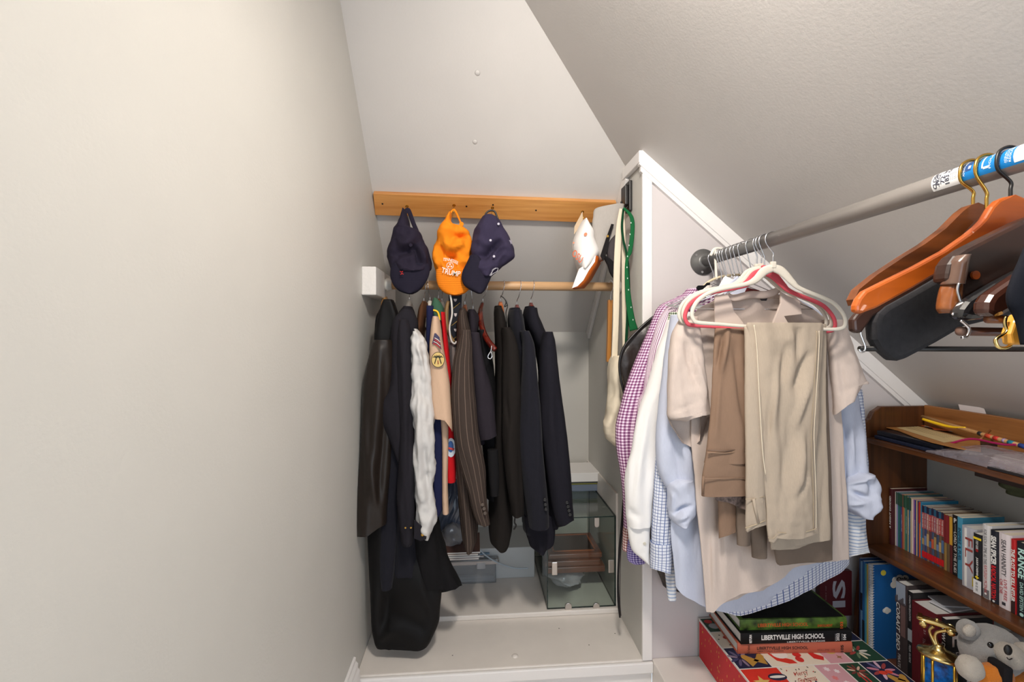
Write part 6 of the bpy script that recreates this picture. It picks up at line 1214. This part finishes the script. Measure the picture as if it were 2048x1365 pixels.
b, cv_, T = ybook('black yearbook with white lettering in the middle of the stack', proj(Vector((a_.x, 1.352, z2))), proj(Vector((b2.x, 1.340, z2))), z2, .0345, .205, kbm, 0)
T('LIBERTYVILLE HIGH SCHOOL', 1586, 1274.5, 126, 10, W_, .035); T('LIBERTYVILLE, ILLINOIS', 1612, 1284, 76, 3.6, W_, .01); T('2022', 1675.5, 1275, 6, 15, W_, .03, True); T('104', 1689, 1275, 6, 11, W_, .04, True); T('YEARBOOK', 1671, 1276, 2.4, 15, K(170, 170, 172), 0, True); T('VOLUME', 1684, 1275, 2.4, 13, K(170, 170, 172), 0, True); T('RETURN', 1501, 1279, 5, 16, W_, .04, True)
z3 = z2+.035; a_, b2 = P(1481, 1265, 1.365), P(1694, 1262, 1.352)
b, cv_, T = ybook('green photo covered yearbook with orange lettering, topmost of the stack', proj(Vector((a_.x, 1.365, z3))), proj(Vector((b2.x, 1.352, z3))), z3, .033, .19, grn, 0)
orl = K(216, 92, 36); T('LIBERTYVILLE HIGH SCHOOL', 1566, 1250.5, 100, 7, orl, .02); T('LIBERTYVILLE, ILLINOIS', 1543, 1258, 52, 4, K(40, 56, 24)); T('ENROLLMENT', 1650, 1252, 30, 5, orl, .02); T('103', 1683, 1251, 6, 13, orl, .03, True)
top_ = Vector((0, 0, z3+.0333)); 
pc_ = [PZ(1486, 1240, z3+.0333), PZ(1692, 1236, z3+.0333)]
prism('photo_top', [pc_[0]+Vector((.004, .006, 0)), pc_[1]+Vector((-.004, .006, 0)), pc_[1]+Vector((.0, .18, 0)), pc_[0]+Vector((.0, .18, 0))], (0, 0, .0006), M('dark_photo_top', (24, 25, 25), .6, spec=.2, var=.6, vscale=14), cv_)
# ---- trophy and plush bear at the lower right
TX = 1.318; tp = PX(1878, 1300, TX); TY = tp.y
t = thing('trophy', 'blue and gold trophy with a small gold racing car on top', 'trophy', (TX, TY, .0))
rot = math.radians(-46); A = Vector((math.cos(rot), math.sin(rot), 0)); B_ = Vector((-math.sin(rot), math.cos(rot), 0)); c0 = Vector((TX, TY, 0))
ztop = P(1878, 1313, TY).z; hw = .036; hd2 = .026
bluef = M('blue_foil', (10, 96, 176), .25, .35, var=.5, vscale=60, coat=.6); goldf = M('gold_trim', (206, 160, 60), .2, .9)
col = [c0+A*(hw*math.copysign(abs(math.cos(q))**.55, math.cos(q)))+B_*(hd2*math.copysign(abs(math.sin(q))**.55, math.sin(q))) for q in [2*math.pi*k/24 for k in range(24)]]
prism('column', [p+Vector((0, 0, .03)) for p in col], (0, 0, ztop-.03), bluef, t)
for q in (-2.55, -1.75, -.75, .2, 2.9):
    p = c0+A*(hw*1.01*math.copysign(abs(math.cos(q))**.55, math.cos(q)))+B_*(hd2*1.03*math.copysign(abs(math.sin(q))**.55, math.sin(q)))
    tube('gold_strip', [p+Vector((0, 0, .03)), p+Vector((0, 0, ztop))], .0034, goldf, t, n=8)
box('base', TX-.05, TX+.05, TY-.045, TY+.045, 0, .03, K(226, 226, 226), t, bevel=.004)
lathe('top_plate', [(.046, 0), (.049, .004), (.046, .009), (.034, .014), (.024, .018), (.016, .022), (.012, .030), (.010, .034)], c0+Vector((0, 0, ztop)), gold_m, t, n=36, ax=A*1.0, ay=B_*.8)
zc = ztop+.026
for s_ in (-1, 1):
    tube('riser', [c0+Vector((0, 0, zc-.006))-A*.002, c0+A*(-.012+s_*.004)+Vector((0, 0, zc+.022)), c0+A*(-.012+s_*.008)+Vector((0, 0, zc+.040)), c0+A*(.002+s_*.014)+Vector((0, 0, zc+.054))], [.008, .0045, .004, .005], gold_m, t, samples=22, n=10)
zr = zc+.058
rac = mk('racing_car', *(lambda sec: ([c0+A*x+B_*(w_*math.cos(2*math.pi*k/12))+Vector((0, 0, zr+h0+hh*math.sin(2*math.pi*k/12))) for x, w_, h0, hh in sec for k in range(12)], [(i*12+k, i*12+(k+1) % 12, (i+1)*12+(k+1) % 12, (i+1)*12+k) for i in range(len(sec)-1) for k in range(12)]))([(-.048, .010, .009, .003), (-.042, .015, .009, .006), (-.028, .015, .009, .0075), (-.012, .012, .009, .008), (.006, .012, .008, .007), (.022, .010, .007, .0055), (.038, .007, .004, .0035), (.050, .002, .003, .001)]), gold_m, t, smooth=True)
for x in (-.034, .024):
    for s_ in (-1, 1):
        lathe('wheel', [(.002, -.003), (.0085, -.003), (.0092, 0), (.0085, .003), (.002, .003)], c0+A*x+B_*(s_*.017)+Vector((0, 0, zr+.001)), gold_m, t, n=18, ax=A, ay=(0, 0, 1), az=B_)
tube('driver', [c0+A*-.004+Vector((0, 0, zr+.012)), c0+A*-.004+Vector((0, 0, zr+.022))], [.005, .004], gold_m, rac, n=10)
obox('rear_wing', c0-A*.040+Vector((0, 0, zr+.016)), A*.005, B_*.014, Vector((0, 0, .001)), gold_m, rac); obox('wing_stay', c0-A*.040+Vector((0, 0, zr+.011)), A*.002, B_*.002, Vector((0, 0, .005)), gold_m, rac)
# plush bear
fur = M('grey_plush', (150, 147, 144), .95, bump=(420, .9, .003), var=.12, vscale=14, sheen=.3); furw = M('cream_plush', (186, 176, 164), .95, bump=(420, .9, .003), var=.08, sheen=.3); orf = M('orange_plush', (214, 122, 30), .95, bump=(420, .8, .003), sheen=.2)
KY = 1.06; hc = P(1982, 1300, KY)
t = thing('plush_bear', 'grey plush bear in an orange and black top slumped on the lowest shelf', 'plush toy', P(1985, 1420, KY))
blob('head', hc, (.070, .058, .058), fur, '', '', 2, .06, t, 36, 24, False)
q = P(2018, 1312, KY-.05); blob('muzzle', q, (.030, .030, .028), furw, '', '', 3, .05, t, 24, 16, False)
blob('nose', P(2016, 1301, KY-.085), (.009, .006, .012), M('black_nose', (18, 16, 16), .5), '', '', 1, .05, t, 16, 12, False)
e1 = P(1981, 1291, KY-.058); blob('eye', e1, (.007, .005, .007), M('black_eye', (12, 12, 12), .12), '', '', 1, 0, t, 16, 12, False)
blob('ear', P(1936, 1260, KY+.005), (.026, .020, .024), fur, '', '', 5, .1, t, 20, 14, False); blob('ear', P(2040, 1280, KY+.04), (.024, .02, .024), fur, '', '', 6, .1, t, 20, 14, False)
blob('inner_ear', P(1939, 1262, KY-.012), (.016, .008, .015), furw, '', '', 5, .1, t, 16, 12, False)
blob('body', P(2020, 1372, KY+.01), (.085, .06, .055), orf, '', '', 7, .08, t, 30, 20, False)
blob('arm', P(1988, 1352, KY-.055), (.046, .024, .030), orf, '', '', 8, .12, t, 24, 16, False)
obox('sleeve_band', P(1999, 1350, KY-.065), Vector((.010, 0, -.001)), Vector((0, .022, 0)), Vector((.002, 0, .030)), cloth('black_band', (30, 28, 30)), t, bevel=.006)
blob('paw', P(1940, 1337, KY-.06), (.028, .024, .029), furw, '', '', 9, .08, t, 24, 16, False)
tube('mouth', [P(2014, 1316, KY-.083), P(2018, 1320, KY-.082), P(2024, 1318, KY-.08)], .0012, K(60, 50, 50), t, samples=10, n=6)
tag(blob('plush_toy', P(2052, 1316, KY-.06), (.014, .03, .032), furw, '', '', 4, .08), 'cream plush toy just showing at the right frame edge', 'plush toy')
